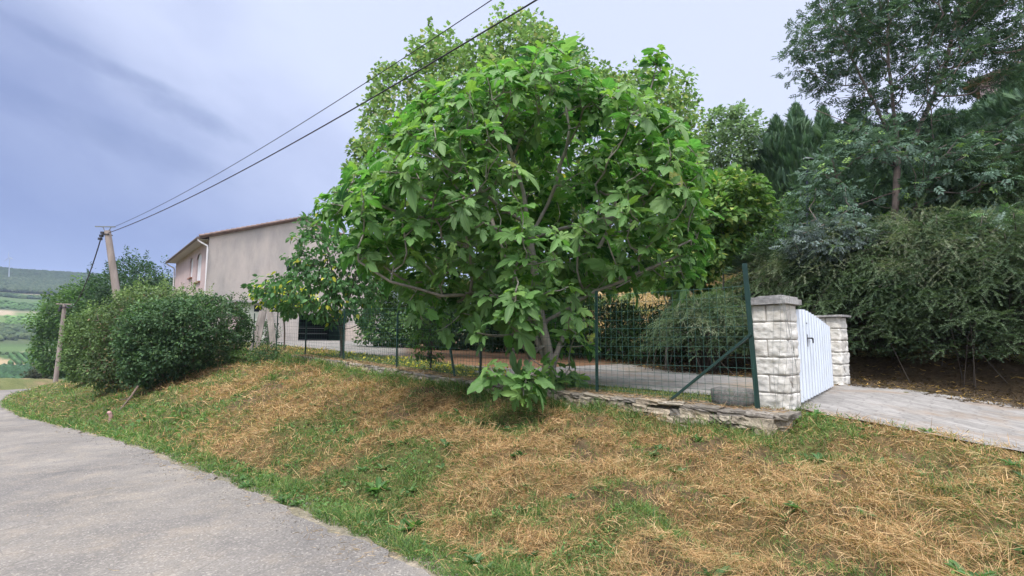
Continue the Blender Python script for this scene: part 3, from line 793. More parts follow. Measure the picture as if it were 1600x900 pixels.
def rough_block(mb, c, size, faces, seed):
    """one split-faced block: flat drafted margin, broken face; local axes along the fence frame"""
    c = np.array(c); hx, hy, hz = np.array(size) / 2
    r = np.random.default_rng(seed)
    for f in faces:
        if f in ('-d', '+d'): w, dep = hx, hy; ax, nrm = np.array([1., 0, 0]), np.array([0, 1., 0]) * (1 if f == '+d' else -1)
        else: w, dep = hy, hx; ax, nrm = np.array([0, 1., 0]), np.array([1., 0, 0]) * (1 if f == '+s' else -1)
        nu, nv_ = max(7, int(w * 2 / .013)), 17
        u = np.linspace(-1, 1, nu); v = np.linspace(-1, 1, nv_); Uu, Vv = np.meshgrid(u, v)
        e = np.minimum((1 - abs(Uu)) * w, (1 - abs(Vv)) * hz); e = np.clip(e / .010, 0, 1)
        ox, oy = r.uniform(0, 50, 2)
        h = e * (.003 + .042 * (fbm(Uu * w + ox, Vv * hz + oy, .075, 5, 4) - .30)) - .003 * (1 - e)
        P = c + (Uu * w)[..., None] * ax + (Vv * hz)[..., None] * np.array([0, 0, 1.]) + (dep + h)[..., None] * nrm
        i = np.arange(nv_ - 1)[:, None] * nu; j = np.arange(nu - 1)[None]
        F = np.stack([i + j, i + j + 1, i + nu + j + 1, i + nu + j], -1).reshape(-1, 4)
        if (f in ('+d',)) or f == '-s': F = F[:, ::-1]
        mb.add((P.reshape(-1, 3)) @ ROTF.T, F)
def pillar(s0, d0, z0, w, courses, ch, label, cap_kind):
    """corner nearest the camera at (s0, d0)"""
    base = sd_xy(s0 + w / 2, d0 + w / 2)
    t = empty('gate_pillar', (base[0], base[1], z0), label, 'pillar', 'split-faced stone gate pillars')
    mb = MB(); core = MB()
    H = courses * ch
    core.box(np.array([s0 + w / 2, d0 + w / 2, 0]) @ ROTF.T + np.array([0, 0, z0 + H / 2 - .1]), (w - .006, w - .006, H + .18), rot=ROTF)
    core.build('joints', M['joint'], t, smooth=False)
    mb.add(np.zeros((0, 3)), np.zeros((0, 4), int))
    for k in range(courses):
        z = z0 + ch * (k + .5); g = .007
        split = (k % 2 == 1)
        if not split: rough_block(mb, (s0 + w / 2, d0 + w / 2, z), (w, w, ch - g), ('-d', '+d', '-s', '+s'), 100 + k)
        else:
            a = w * .56
            rough_block(mb, (s0 + a / 2, d0 + w / 2, z), (a - g, w, ch - g), ('-d', '-s'), 200 + k)
            rough_block(mb, (s0 + a + (w - a) / 2, d0 + w / 2, z), (w - a - g, w, ch - g), ('-d', '+s'), 300 + k)
            rough_block(mb, (s0 + w / 2, d0 + w / 2, z), (w, w, ch - g), ('+d',), 400 + k)
    mb.build('stone_blocks', M['pillar'], t)
    if z0 < -.0:
        pl_ = MB(); pl_.box(np.array([s0 + w / 2, d0 + w / 2, 0]) @ ROTF.T + np.array([0, 0, z0 - .14]), (w + .03, w + .03, .30), rot=ROTF); pl_.build('plinth', M['pillar'], t, smooth=False)
    cp = MB()
    def slab(z, half, h, ch_):
        pts = []
        for sx, sy in ((-1, -1), (1, -1), (1, 1), (-1, 1)):
            for a_, b_ in ((half, half - ch_), (half - ch_, half)) if sx * sy > 0 else ((half - ch_, half), (half, half - ch_)):
                pts.append((sx * a_, sy * b_))
        k = len(pts); V = [(x + s0 + w / 2, y + d0 + w / 2, 0) for x, y in pts] * 2
        V = np.array(V) @ ROTF.T; V[:k, 2] = z; V[k:, 2] = z + h
        cen = np.array([s0 + w / 2, d0 + w / 2, 0]) @ ROTF.T
        V = np.vstack([V, [cen[0], cen[1], z], [cen[0], cen[1], z + h + .004]])
        F4 = [[i, (i + 1) % k, (i + 1) % k + k, i + k] for i in range(k)]
        cp.add(V, F4); cp.add(V, [[(i + 1) % k, i, 2 * k] for i in range(k)] + [[i + k, (i + 1) % k + k, 2 * k + 1] for i in range(k)])
    zt = z0 + H
    if cap_kind == 1:
        slab(zt + .001, w / 2 + .06, .062, .03); slab(zt + .066, w / 2 + .035, .026, .05); slab(zt + .095, w / 2 - .03, .014, .04)
    else:
        slab(zt + .001, w / 2 + .07, .035, .01)
    cp.build('cap', M['cap'], t, smooth=False)
    return t
pillar(2.43, 6.33, -.80, .365, 6, .2085, 'near pale stone gate pillar with stepped grey cap beside the last fence post', 1)
p = at(1281, 600, 9.35); s1, d1 = xy_sd(p[0], p[1])
pillar(float(s1) - .37, float(d1), -.80, .385, 6, .2085, 'far pale stone gate pillar half hidden behind the white gate', 2)

# ------------------------------------------------------------------ white sheet gate
M['white_paint'] = plain('white_painted_sheet', (.60, .65, .72), .40, .4, var=.05, scale=3, dirt=(.50, .52, .52), dirt_amt=.35)
M['dark_metal'] = plain('dark_metal', (.03, .03, .035), .4, .5)
gA = on_d(1241, 500, 6.70); gB = at(1291.5, 500, 8.55)
gA = np.array([gA[0], gA[1], 0]); gB = np.array([gB[0], gB[1], 0])
gate = empty('garden_gate', (gA[0], gA[1], -.74), 'white ribbed metal gate with curved top standing between the two stone pillars', 'gate')
gd = gB - gA; gl = np.linalg.norm(gd); gt = gd / gl; gn = np.array([gt[1], -gt[0], 0])     # gn looks to the lane
if gn @ gA > 0: gn = -gn
def gz_top(u): return .40 + .030 * math.sin(min(u / .25, 1) * PI / 2) - .17 * max(0, (u - .15) / .85) ** 1.35
nu = 260; us = np.linspace(0, 1, nu)
mb = MB(); V = []
for lay in (0, 1):
    for u in us:
        x_ = u * gl; ph = (x_ % .235) / .235
        off = .040 * float(sstep(ph, .0, .22) - sstep(ph, .50, .72)) - lay * .004
        for z in (-.715 + .0 * u, gz_top(u) - .0):
            q = gA + gt * x_ + gn * off; V.append((q[0], q[1], z))
F = []
for lay in (0, 1):
    o = lay * nu * 2
    for i in range(nu - 1):
        q = [o + 2 * i, o + 2 * i + 2, o + 2 * i + 3, o + 2 * i + 1]; F.append(q if lay == 0 else q[::-1])
for i in range(nu - 1): F.append([2 * i + 1, 2 * i + 3, nu * 2 + 2 * i + 3, nu * 2 + 2 * i + 1])
mb.add(V, F); mb.build('gate_panel', M['white_paint'], gate, smooth=False)
mb = MB()
for u0, u1, z0_, z1_ in ((0.005, .995, -.55, -.55), (.005, .995, .10, .10), (.01, .01, -.70, .36), (.99, .99, -.70, .22)):
    a = gA + gt * gl * u0 - gn * .03; c_ = gA + gt * gl * u1 - gn * .03
    sweep_rect(mb, (a[0], a[1], z0_), (c_[0], c_[1], z1_), .035, .035, up=gn)
mb.build('gate_frame', M['white_paint'], gate, smooth=False)
mb = MB()
def gp(px, py):
    r = ray(px, py); t = (gA @ gn) / (r @ gn); return r * t
h0 = gp(1258.5, 532); mb.box(h0 + gn * .022, (.012, .03, .16), rot=np.array([gn, gt, [0, 0, 1]]).T)
sweep_rect(mb, h0 + gn * .02 + np.array([0, 0, .03]), h0 + gn * .075 + np.array([0, 0, .03]), .018, .018)
sweep_rect(mb, h0 + gn * .07 + np.array([0, 0, .03]), h0 + gn * .07 + gt * .125 + np.array([0, 0, .02]), .018, .018)
sweep_rect(mb, h0 + gn * .07 + gt * .12 + np.array([0, 0, .028]), h0 + gn * .07 + gt * .135 + np.array([0, 0, -.035]), .016, .018)
mb.build('handle', M['dark_metal'], gate, smooth=False)
h1 = gp(1257, 505); mb = MB(); sweep_rect(mb, h1 + gn * .025, h1 + gn * .025 + gt * .17, .012, .012); mb.build('latch_slot', M['dark_metal'], gate, smooth=False)

# ------------------------------------------------------------------ the house on the left
SH, DH = 39.0, 6.9
eave_z = float(on_s(324, 370, SH)[2]); base_z = .05
DW = 12.6; LS = 13.6; ridge_d = DH + DW / 2
rg_z = float(on_s(455, 347, SH)[2]); pr = on_s(455, 347, SH); dpr = xy_sd(pr[0], pr[1])[1]
slope = (rg_z - eave_z) / (float(dpr) - DH)
ridge_z = eave_z + slope * DW / 2
house = empty('house', (*sd_xy(SH, DH), base_z), 'two storey house of stained pink render with a low tiled roof behind the small tree', 'house')
def HP(s, d, z):
    x, y = sd_xy(s, d); return (float(x), float(y), float(z))
m, nt, b = new_mat('stained_pink_render'); b.inputs['Roughness'].default_value = .92; b.inputs['Specular IOR Level'].default_value = .12
na = noise(nt, .45, 6, .62, stretch=(1, 1, .35)); nb = noise(nt, 2.2, 7, .7, stretch=(1, 1, .3)); nc = noise(nt, 25, 4, .7)
c = mixc(nt, rng_map(nt, na, .36, .62), (.50, .435, .39), (.34, .315, .295))
c = mixc(nt, rng_map(nt, nb, .52, .75, 0, .5), c, (.245, .23, .22))
c = mixc(nt, rng_map(nt, nb, .46, .28, 0, .35), c, (.52, .46, .42))
c = mixc(nt, 1.0, c, mixc(nt, rng_map(nt, nc, .3, .7), (.93, .93, .93), (1.06, 1.06, 1.06)), 'MULTIPLY')
L(nt, c, b.inputs['Base Color']); bump(nt, b, nc, .01); M['render_grey'] = m
M['render_pink'] = plain('pink_render', (.44, .345, .335), .92, .12, var=.10, scale=1.2, dirt=(.33, .28, .28), dirt_amt=.4, bumpd=.006, bscale=30)
M['soffit'] = plain('soffit', (.42, .40, .40), .8, .2, var=.08)
M['gutter'] = plain('brown_gutter', (.13, .095, .08), .5, .4)
M['pvc'] = plain('pale_pipe', (.62, .60, .60), .5, .4, var=.06)
M['tile'] = plain('clay_tile', (.20, .14, .12), .9, .15, var=.35, scale=3, dirt=(.12, .105, .09), dirt_amt=.6)
M['shutter'] = plain('pale_shutter', (.60, .60, .62), .6, .3, var=.05)
M['sill'] = plain('terracotta_sill', (.30, .16, .12), .8, .2)
m, nt, b = new_mat('window_glass'); b.inputs['Base Color'].default_value = (.02, .025, .03, 1); b.inputs['Roughness'].default_value = .08; M['glass'] = m
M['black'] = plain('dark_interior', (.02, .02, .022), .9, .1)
# gable wall with the garage opening (rays give the opening and window edges)
gar0 = xy_sd(*on_s(466, 520, SH)[:2])[1]; gar1 = xy_sd(*on_s(540, 520, SH)[:2])[1]; gar_z = float(on_s(500, 492, SH)[2])
win0 = xy_sd(*on_s(448, 415, SH)[:2])[1]; win1 = xy_sd(*on_s(461, 415, SH)[:2])[1]; wz0 = float(on_s(455, 425, SH)[2]); wz1 = float(on_s(455, 404, SH)[2])
def wall_with_holes(mb, u0, u1, z0, ztop, holes, PP, th, col=None):
    us = sorted(set([u0, u1] + [h[0] for h in holes] + [h[1] for h in holes] + [u for u in (ridge_d,) if u0 < u < u1 and ztop is gable]))
    for a, c_ in zip(us[:-1], us[1:]):
        hs = sorted([h for h in holes if h[0] <= a and h[1] >= c_], key=lambda h: h[2]); z = z0
        spans = []
        for h in hs: spans.append((z, h[2])); z = h[3]
        for (p0, p1) in spans: 
            if p1 - p0 > .01: mb.add([PP(a, 0, p0), PP(c_, 0, p0), PP(c_, 0, p1), PP(a, 0, p1), PP(a, th, p0), PP(c_, th, p0), PP(c_, th, p1), PP(a, th, p1)], [[0, 1, 2, 3], [7, 6, 5, 4], [3, 2, 6, 7], [0, 4, 5, 1]])
        mb.add([PP(a, 0, z), PP(c_, 0, z), PP(c_, 0, ztop(c_)), PP(a, 0, ztop(a)), PP(a, th, z), PP(c_, th, z), PP(c_, th, ztop(c_)), PP(a, th, ztop(a))], [[0, 1, 2, 3], [7, 6, 5, 4], [3, 2, 6, 7], [0, 4, 5, 1]])
    for h in holes:                                    # reveals
        mb.add([PP(h[0], 0, h[2]), PP(h[0], 0, h[3]), PP(h[0], th, h[3]), PP(h[0], th, h[2])], [[0, 1, 2, 3]])
        mb.add([PP(h[1], 0, h[2]), PP(h[1], 0, h[3]), PP(h[1], th, h[3]), PP(h[1], th, h[2])], [[3, 2, 1, 0]])
gable = lambda d: eave_z + slope * (DW / 2 - abs(d - ridge_d))
mb = MB(); wall_with_holes(mb, DH, DH + DW, base_z - .6, gable, [(gar0, gar1, base_z - .6, gar_z), (win0, win1, wz0, wz1)], lambda u, t, z: HP(SH + t, u, z), .3)
mb.build('gable_wall', M['render_grey'], house, smooth=False)
sideh = []
for px0, px1, pyt, pyb in ((306.5, 314, 397, 440), (296.5, 301, 404, 433.5)):
    a = xy_sd(*on_d(px0, 420, DH)[:2])[0]; c_ = xy_sd(*on_d(px1, 420, DH)[:2])[0]
    sideh.append((float(c_), float(a), float(on_d((px0 + px1) / 2, pyb, DH)[2]), float(on_d((px0 + px1) / 2, pyt, DH)[2])))
mb = MB(); wall_with_holes(mb, SH + .3, SH + LS, base_z - 2, lambda u: eave_z, sideh, lambda u, t, z: HP(u, DH + t, z), .25)
mb.build('side_wall', M['render_pink'], house, smooth=False)
mb = MB(); wall_with_holes(mb, SH + .3, SH + LS, base_z - 2, lambda u: eave_z, [], lambda u, t, z: HP(u, DH + DW - t, z), .25); 
wall_with_holes(mb, DH, DH + DW, base_z - 2, gable, [], lambda u, t, z: HP(SH + LS - t, u, z), .25); mb.build('rear_walls', M['render_pink'], house, smooth=False)
for (a, c_, z0, z1) in sideh:
    w = MB(); zc = z1 - (c_ - a) * .30
    w.add([HP(a, DH + .1, z0), HP(c_, DH + .1, z0), HP(c_, DH + .1, z1), HP(a, DH + .1, z1)], [[0, 1, 2, 3]])
    wo = w.build('window', M['shutter'], house, smooth=False)
    # arched head: two render corners proud of the shutter
    k = MB(); n_ = 10; cx = (a + c_) / 2; hw = (c_ - a) / 2
    for sg in (-1, 1):
        pts = [(cx + sg * hw, z1), (cx + sg * hw, zc)] + [(cx + sg * hw * math.cos(t), zc + (z1 - zc) * math.sin(t)) for t in np.linspace(0, PI / 2, n_)]
        V = [HP(u, DH - .004, z) for u, z in pts]; k.add(V, [[0, i, i + 1] if sg > 0 else [0, i + 1, i] for i in range(1, len(pts) - 1)])
    k.build('arch_head', M['render_pink'], wo, smooth=False)
    sl = MB(); sl.box(np.array([(a + c_) / 2, DH - .03, 0]) @ ROTF.T + np.array([0, 0, z0 - .05]), (c_ - a + .12, .20, .09), rot=ROTF); sl.build('sill', M['sill'], wo, smooth=False)
w = MB(); w.add([HP(SH + .14, win0, wz0), HP(SH + .14, win1, wz0), HP(SH + .14, win1, wz1), HP(SH + .14, win0, wz1)], [[0, 1, 2, 3]]); wo = w.build('window', M['glass'], house, smooth=False)
f = MB()
for u in np.linspace(win0 + .03, win1 - .03, 5): sweep_rect(f, HP(SH + .04, u, wz0), HP(SH + .04, u, wz1), .03, .03)
for z in (wz0 + .04, wz1 - .04): sweep_rect(f, HP(SH + .10, win0, z), HP(SH + .10, win1, z), .05, .07)
f.build('window_bars', M['pvc'], wo, smooth=False)
sl = MB(); sl.box(np.array([SH - .02, (win0 + win1) / 2, 0]) @ ROTF.T + np.array([0, 0, wz0 - .06]), (.22, win1 - win0 + .2, .10), rot=ROTF); sl.build('sill', M['pvc'], wo, smooth=False)
# garage interior with shelves
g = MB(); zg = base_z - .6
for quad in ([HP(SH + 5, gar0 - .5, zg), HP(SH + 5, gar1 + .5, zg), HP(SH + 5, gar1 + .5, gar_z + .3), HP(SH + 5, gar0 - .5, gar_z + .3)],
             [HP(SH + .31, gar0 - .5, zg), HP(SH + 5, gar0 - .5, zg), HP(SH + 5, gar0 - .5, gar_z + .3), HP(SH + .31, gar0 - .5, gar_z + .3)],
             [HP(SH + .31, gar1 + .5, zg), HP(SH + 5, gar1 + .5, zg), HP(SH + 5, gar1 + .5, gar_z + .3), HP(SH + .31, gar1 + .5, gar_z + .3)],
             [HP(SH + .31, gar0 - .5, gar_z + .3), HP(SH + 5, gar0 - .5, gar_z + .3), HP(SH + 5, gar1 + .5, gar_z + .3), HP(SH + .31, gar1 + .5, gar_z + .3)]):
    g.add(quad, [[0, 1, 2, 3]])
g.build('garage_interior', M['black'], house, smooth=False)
sh = MB()
for z in (.45, .95, 1.35):
    sweep_rect(sh, HP(SH + 1.6, gar0 + .2, base_z + z - .3), HP(SH + 1.6, gar1 - .9, base_z + z - .3), .35, .05)
sh.build('garage_shelf', plain('grey_shelf', (.16, .16, .16), .6, .3), house, smooth=False)
# roof: slab, soffit, gutters, pipes, verge tiles
OV = .62; GO = .18; th = .10
ez = eave_z - slope * OV
rf = MB()
for sg in (-1, 1):
    d_e = ridge_d + sg * (DW / 2 + OV)
    n_ = 60; du = np.linspace(SH - GO, SH + LS + GO, n_ * 4 + 1)
    V = []
    for j, dd in enumerate(np.linspace(0, 1, 8)):
        d_ = d_e + (ridge_d - d_e) * dd; z_ = ez + slope * (DW / 2 + OV) * dd + .13
        for i, s_ in enumerate(du): V.append(HP(s_, d_, z_ + .05 * abs(math.sin(i * PI / 4)) + (.012 * (j % 2))))
    k = len(du); F = [[j * k + i, j * k + i + 1, (j + 1) * k + i + 1, (j + 1) * k + i] for j in range(7) for i in range(k - 1)]
    if sg > 0: F = [q[::-1] for q in F]
    rf.add(V, F)
    rf.add([HP(SH - GO, d_e, ez), HP(SH + LS + GO, d_e, ez), HP(SH + LS + GO, ridge_d, ridge_z + .02), HP(SH - GO, ridge_d, ridge_z + .02),
            HP(SH - GO, d_e, ez + .12), HP(SH + LS + GO, d_e, ez + .12), HP(SH + LS + GO, ridge_d, ridge_z + .14), HP(SH - GO, ridge_d, ridge_z + .14)],
           [[3, 2, 1, 0], [0, 1, 5, 4], [0, 4, 7, 3], [1, 2, 6, 5]])
roof = rf.build('roof', M['tile'], house, smooth=False)
vt = MB()
for sg in (-1, 1):
    for k in range(22):
        d0_ = ridge_d + sg * (DW / 2 + OV) * (1 - k / 22); d1_ = ridge_d + sg * (DW / 2 + OV) * (1 - (k + 1.12) / 22)
        za = ridge_z + .16 - slope * abs(d0_ - ridge_d); zb = ridge_z + .16 - slope * abs(d1_ - ridge_d)
        tube(vt, [HP(SH - GO - .02, d0_, za + .02), HP(SH - GO - .02, d1_, zb)], [.11, .085], 8)
vt.build('verge_tiles', M['tile'], roof)
sf = MB(); sf.add([HP(SH - GO, DH - OV, ez - .004), HP(SH + LS + GO, DH - OV, ez - .004), HP(SH + LS + GO, DH - .002, ez + .02), HP(SH - GO, DH - .002, ez + .02)], [[3, 2, 1, 0]])
sf.build('soffit', M['soffit'], roof, smooth=False)
gu = MB(); tube(gu, [HP(SH - GO, DH - OV - .07, ez + .05), HP(SH + LS + GO, DH - OV - .07, ez + .03)], .085, 10); gu.build('gutter', M['gutter'], roof)
for s_ in (SH - .10, SH + LS + .06):
    dp = MB(); tube(dp, [HP(s_, DH - OV - .05, ez), HP(s_, DH - OV - .03, ez - .14), HP(s_, DH - .11, ez - .42), HP(s_, DH - .08, ez - .7), HP(s_, DH - .08, base_z - .5)], .055, 8); dp.build('downpipe', M['pvc'], house)
an = MB(); ap = on_s(447, 349, SH + 3); 
tube(an, [ap, ap + np.array([0, 0, .45])], .02, 5); top = ap + np.array([0, 0, .28]); tube(an, [top - np.array([.75, 0, 0]), top + np.array([.35, .1, .02])], .015, 5)
for k in range(5): q = top + np.array([-.7 + k * .2, 0, 0]); tube(an, [q - np.array([0, .2, .02]), q + np.array([0, .2, .05])], .01, 4)
an.build('antenna', M['wire_grey'], roof)
# low annexe wall right of the garage, pale shed roof and boards left of it
pw = on_s(558, 520, SH - 2)
ax0, ax1 = on_s(541, 520, SH - 1.5), on_s(576, 520, SH - 1.5)
mb = MB(); a, c_ = xy_sd(ax0[0], ax0[1])[1], xy_sd(ax1[0], ax1[1])[1]; zt_ = float(on_s(560, 508, SH - 1.5)[2])
wall_with_holes(mb, a, c_, base_z - .4, lambda u: zt_, [], lambda u, t, z: HP(SH - 1.5 + t, u, z), .25)
o = mb.build('yard_wall', plain('cream_render', (.50, .42, .36), .9, .1, var=.12), None, smooth=False); tag(o, 'short low cream wall at the right end of the house yard', 'wall')

# ------------------------------------------------------------------ lean-to shed and the leaning timbers
shed = empty('lean_to_shed', on_s(388, 540, 31.0), 'pale boarded lean-to with a flat grey roof and small dark window beside the hedge', 'shed')
def SP(px, py, s_): return on_s(px, py, s_)
sw = MB(); a, c_ = xy_sd(*SP(372, 500, 31)[:2])[1], xy_sd(*SP(414, 500, 31)[:2])[1]; zt_ = float(SP(400, 474, 31)[2]); zb_ = float(SP(400, 546, 31)[2])
s0_, s1_ = float(a), float(c_)
h0_, h1_ = float(xy_sd(*SP(397, 482, 31)[:2])[1]), float(xy_sd(*SP(409, 482, 31)[:2])[1]); hz0, hz1 = float(SP(400, 487, 31)[2]), float(SP(400, 477, 31)[2])
wall_with_holes(sw, s0_, s1_, zb_ - .5, lambda u: zt_, [(h0_, h1_, hz0, hz1)], lambda u, t, z: HP(31 + t, u, z), .1)
sw.build('boarded_wall', plain('pale_boards', (.50, .52, .44), .7, .2, var=.12, scale=2, dirt=(.35, .36, .28), dirt_amt=.5, stretch=(.2, .2, 6)), shed, smooth=False)
w = MB(); w.add([HP(31.06, h0_, hz0), HP(31.06, h1_, hz0), HP(31.06, h1_, hz1), HP(31.06, h0_, hz1)], [[0, 1, 2, 3]]); w.build('window', M['glass'], shed, smooth=False)
sr = MB(); sr.box(np.array([32.0, (s0_ + s1_) / 2, 0]) @ ROTF.T + np.array([0, 0, zt_ + .06]), (2.6, s1_ - s0_ + .5, .10), rot=ROTF); sr.build('roof', plain('grey_flat_roof', (.34, .32, .32), .8, .2, var=.1), shed, smooth=False)
sb = MB(); sb.box(np.array([32.6, (s0_ + s1_) / 2, 0]) @ ROTF.T + np.array([0, 0, (zt_ + zb_) / 2 - .25]), (2.0, s1_ - s0_ - .02, zt_ - zb_), rot=ROTF); sb.build('rear_body', M['render_pink'], shed, smooth=False)
M['old_wood'] = plain('bleached_timber', (.25, .22, .20), .9, .1, var=.35, scale=5, bumpd=.01, stretch=(1, 1, .2), dirt=(.14, .12, .10), dirt_amt=.7)
for (p0, p1, w_, label) in (((401, 548), (414, 480), .17, 'bleached plank leaning right, middle one of the timbers stacked against each other by the hedge'),
                            ((428, 544), (420, 474), .24, 'wide old plank leaning left against the other timbers by the hedge'),
                            ((391, 540), (408, 486), .13, 'narrow old plank nearest the hedge, leaning behind the other timbers')):
    mb = MB(); a = at(*p0, 21.5); c_ = at(*p1, 21.7 + w_); a[2] = min(a[2], float(terrain(a[0], a[1], False))) - .05
    sweep_rect(mb, a, c_, w_, .10, up=(.3, -1, 0)); tag(mb.build('timber_plank', M['old_wood'], smooth=False), label, 'plank', 'old timbers leaning together by the hedge')

# ------------------------------------------------------------------ poles and cables
M['pole'] = plain('weathered_pole', (.27, .225, .20), .9, .1, var=.28, scale=4, bumpd=.012, stretch=(1, 1, .15), dirt=(.16, .14, .125), dirt_amt=.6)
def pole(pt, pb, Y, r0, r1, arm, label, deep):
    top = at(*pt, Y); bot = at(*pb, Y); d_ = unit(bot - top); bot = bot + d_ * deep
    t = empty('utility_pole', bot, label, 'pole', 'leaning wooden utility poles')
    mb = MB(); P = [bot + (top - bot) * k for k in np.linspace(0, 1, 8)]; tube(mb, P, np.linspace(r0, r1, 8), 14); mb.build('pole_shaft', M['pole'], t)
    if arm:
        ar = MB(); q = top + np.array([0, 0, .22]); 
        for a in (-.42, .42): sweep_rect(ar, top + np.array([a * .12, -.05, -.1]), q + np.array([a * .55, -.05, .0]), .03, .03)
        sweep_rect(ar, q + np.array([-.62, -.05, .01]), q + np.array([.42, -.05, -.01]), .06, .05); ar.build('cross_arm', M['wire_grey'], t, smooth=False)
    cl = MB(); 
    for k in range(3): cl.box(top + np.array([-.17 - .05 * k, -.1, -.12 - .16 * k]), (.14, .14, .12))
    cl.box(top + np.array([0, 0, -.2]), (.34, .34, .05)); cl.build('cable_clamp', M['dark_metal'], t, smooth=False)
    return top
topA = pole((168, 361), (185, 478), 26.5, .20, .145, True, 'near leaning wooden pole rising out of the hedge and carrying the overhead cables', 3.0)
topB = pole((101, 476), (88, 586), 38.0, .15, .115, False, 'smaller grey pole with a flat top bar at the road bend behind the hedge', .8)
tb = MB(); q = topB + np.array([0, -.02, .04]); sweep_rect(tb, q + np.array([-.6, 0, .02]), q + np.array([.5, 0, -.02]), .10, .08)
o = tb.build('cross_arm', M['pole'], bpy.data.objects.get('utility_pole.001') , smooth=False)
M['cable'] = plain('black_cable', (.03, .028, .035), .6, .3)
def cable(a, bq, sag, r, label, n=40, ext=None):
    P = []
    for t in np.linspace(0, 1, n):
        p = a + (bq - a) * t; P.append(p - np.array([0, 0, 4 * sag * t * (1 - t)]))
    mb = MB(); tube(mb, P, r, 6); tag(mb.build('overhead_cable', M['cable']), label, 'cable', 'overhead cables running from the near pole')
e1 = at(768, 0, 9.4); e2 = at(838, 0, 8.8)
a1 = topA + np.array([.38, -.05, .22]); a2 = topA + np.array([.15, -.1, -.12])
def beyond(a, e, k): return e + (e - a) * k
# the far ends hang on a pole behind the viewer; the curve is pinned so that it passes through e
def cable_to(a, e, k, sag, r, label):
    t = 1 / (1 + k); end = beyond(a, e, k); end[2] += 0
    lift = 4 * sag * t * (1 - t); end = end + np.array([0, 0, lift / t])
    cable(a, end, sag, r, label)
cable_to(a1, e1, .45, .75, .010, 'thin upper overhead cable crossing the sky from the near pole')
cable_to(a2, e2, .45, .80, .017, 'thick lower overhead cable crossing in front of the big tree crown')
cable(topA + np.array([-.2, -.1, -.25]), topB + np.array([0, 0, .05]), 1.55, .028, 'dark cable drooping from the near pole down to the grey pole behind')

# ------------------------------------------------------------------ lamp post, upper fence, house at the top right
lp = on_lamp = at(1261, 420, 16.5); gz = float(terrain(lp[0], lp[1], False))
lamp = empty('garden_lamp', (lp[0], lp[1], gz), 'slim dark garden lamp post standing among the shrubs left of the slender tree', 'lamp')
ltop = at(1261, 262, 16.5)
mb = MB(); tube(mb, [(lp[0], lp[1], gz - .2), (lp[0], lp[1], gz + .5), (lp[0], lp[1], gz + .52), ltop], [.07, .07, .045, .04], 10); mb.build('lamp_pole', plain('navy_metal', (.02, .03, .06), .4, .5), lamp)
mb = MB(); c_ = ltop + np.array([0, 0, .02]); tube(mb, [c_, c_ + np.array([0, 0, .05]), c_ + np.array([0, 0, .05]), c_ + np.array([0, 0, .22])], [.06, .10, .10, .15], 8); mb.build('lantern', M['glass'], lamp)
mb = MB(); tube(mb, [c_ + np.array([0, 0, .22]), c_ + np.array([0, 0, .25]), c_ + np.array([0, 0, .34])], [.24, .22, .03], 8); mb.build('lamp_hood', M['dark_metal'], lamp)
uf = empty('hillside_fence', at(990, 480, 19), 'low green wire fence on thin posts across the slope behind the dark shrubs', 'fence')
ends = []
for px, pyt, Y in ((935, 452, 20.4), (990, 440, 19.6), (1087, 434, 18.2), (1150, 425, 17.4)):
    q = at(px, pyt, Y); g_ = float(terrain(q[0], q[1], False)); mb = MB(); tpost(mb, (q[0], q[1], g_ - .2), (q[0], q[1], g_ + 1.15), .045); mb.build('post', M['green_metal'], uf, smooth=False); ends.append(np.array([q[0], q[1], g_]))
mb = MB()
for a, c_ in zip(ends[:-1], ends[1:]):
    for h in np.linspace(.1, 1.1, 9): tube(mb, [a + [0, 0, h], c_ + [0, 0, h]], .0022, 3, caps=False)
    for t in np.arange(0, 1, .1 / np.linalg.norm(c_ - a)): q = a + (c_ - a) * t; tube(mb, [q + [0, 0, .1], q + [0, 0, 1.1]], .0022, 3, caps=False)
mb.build('wire_mesh', M['wire'], uf)
# upper house: only a corner of its roof shows over the conifers
ho = at(1500, 137, 27); hb = at(1640, 85, 24)
up = empty('hillside_house', (ho[0] + 3, ho[1] + 3, float(terrain(ho[0] + 3, ho[1] + 3, False))), 'house above the conifers at the far right, only its sloping tiled roof edge showing', 'house')
A_, B_ = np.array(ho), np.array(hb); dirr = unit(B_ - A_); hd = unit(np.array([dirr[0], dirr[1], 0])); side = np.array([-hd[1], hd[0], 0]); side = side if side[1] > 0 else -side
Lr = 6.0; A2 = A_; B2 = A_ + (B_ - A_) / np.linalg.norm(B_ - A_) * Lr
C2 = B2 + hd * Lr * .98; C2[2] = A2[2]
mb = MB()
for P0, P1 in ((A2, B2), (C2, B2)):
    V = [P0, P1, P1 + side * 9, P0 + side * 9]; V = V + [v + np.array([0, 0, .22]) for v in V]
    mb.add(V, [[0, 1, 2, 3], [7, 6, 5, 4], [0, 4, 5, 1], [1, 5, 6, 2], [2, 6, 7, 3], [3, 7, 4, 0]])
mb.build('roof', M['tile'], up, smooth=False)
mb = MB(); A3 = A2 + hd * .7 + side * .4; C3 = C2 - hd * .7 + side * .4; z0 = float(terrain(A3[0], A3[1], False)) - .5
for a, c_ in ((A3, C3), (C3, C3 + side * 8), (C3 + side * 8, A3 + side * 8), (A3 + side * 8, A3)):
    V = [(a[0], a[1], z0), (c_[0], c_[1], z0), (c_[0], c_[1], A2[2] + .1), (a[0], a[1], A2[2] + .1)]; mb.add(V, [[0, 1, 2, 3]])
mid = (A3 + C3) / 2; mb.add([(A3[0], A3[1], A2[2] + .1), (C3[0], C3[1], A2[2] + .1), (mid[0], mid[1], B2[2] - .15)], [[0, 1, 2]])
mb.build('wall', M['render_pink'], up, smooth=False)

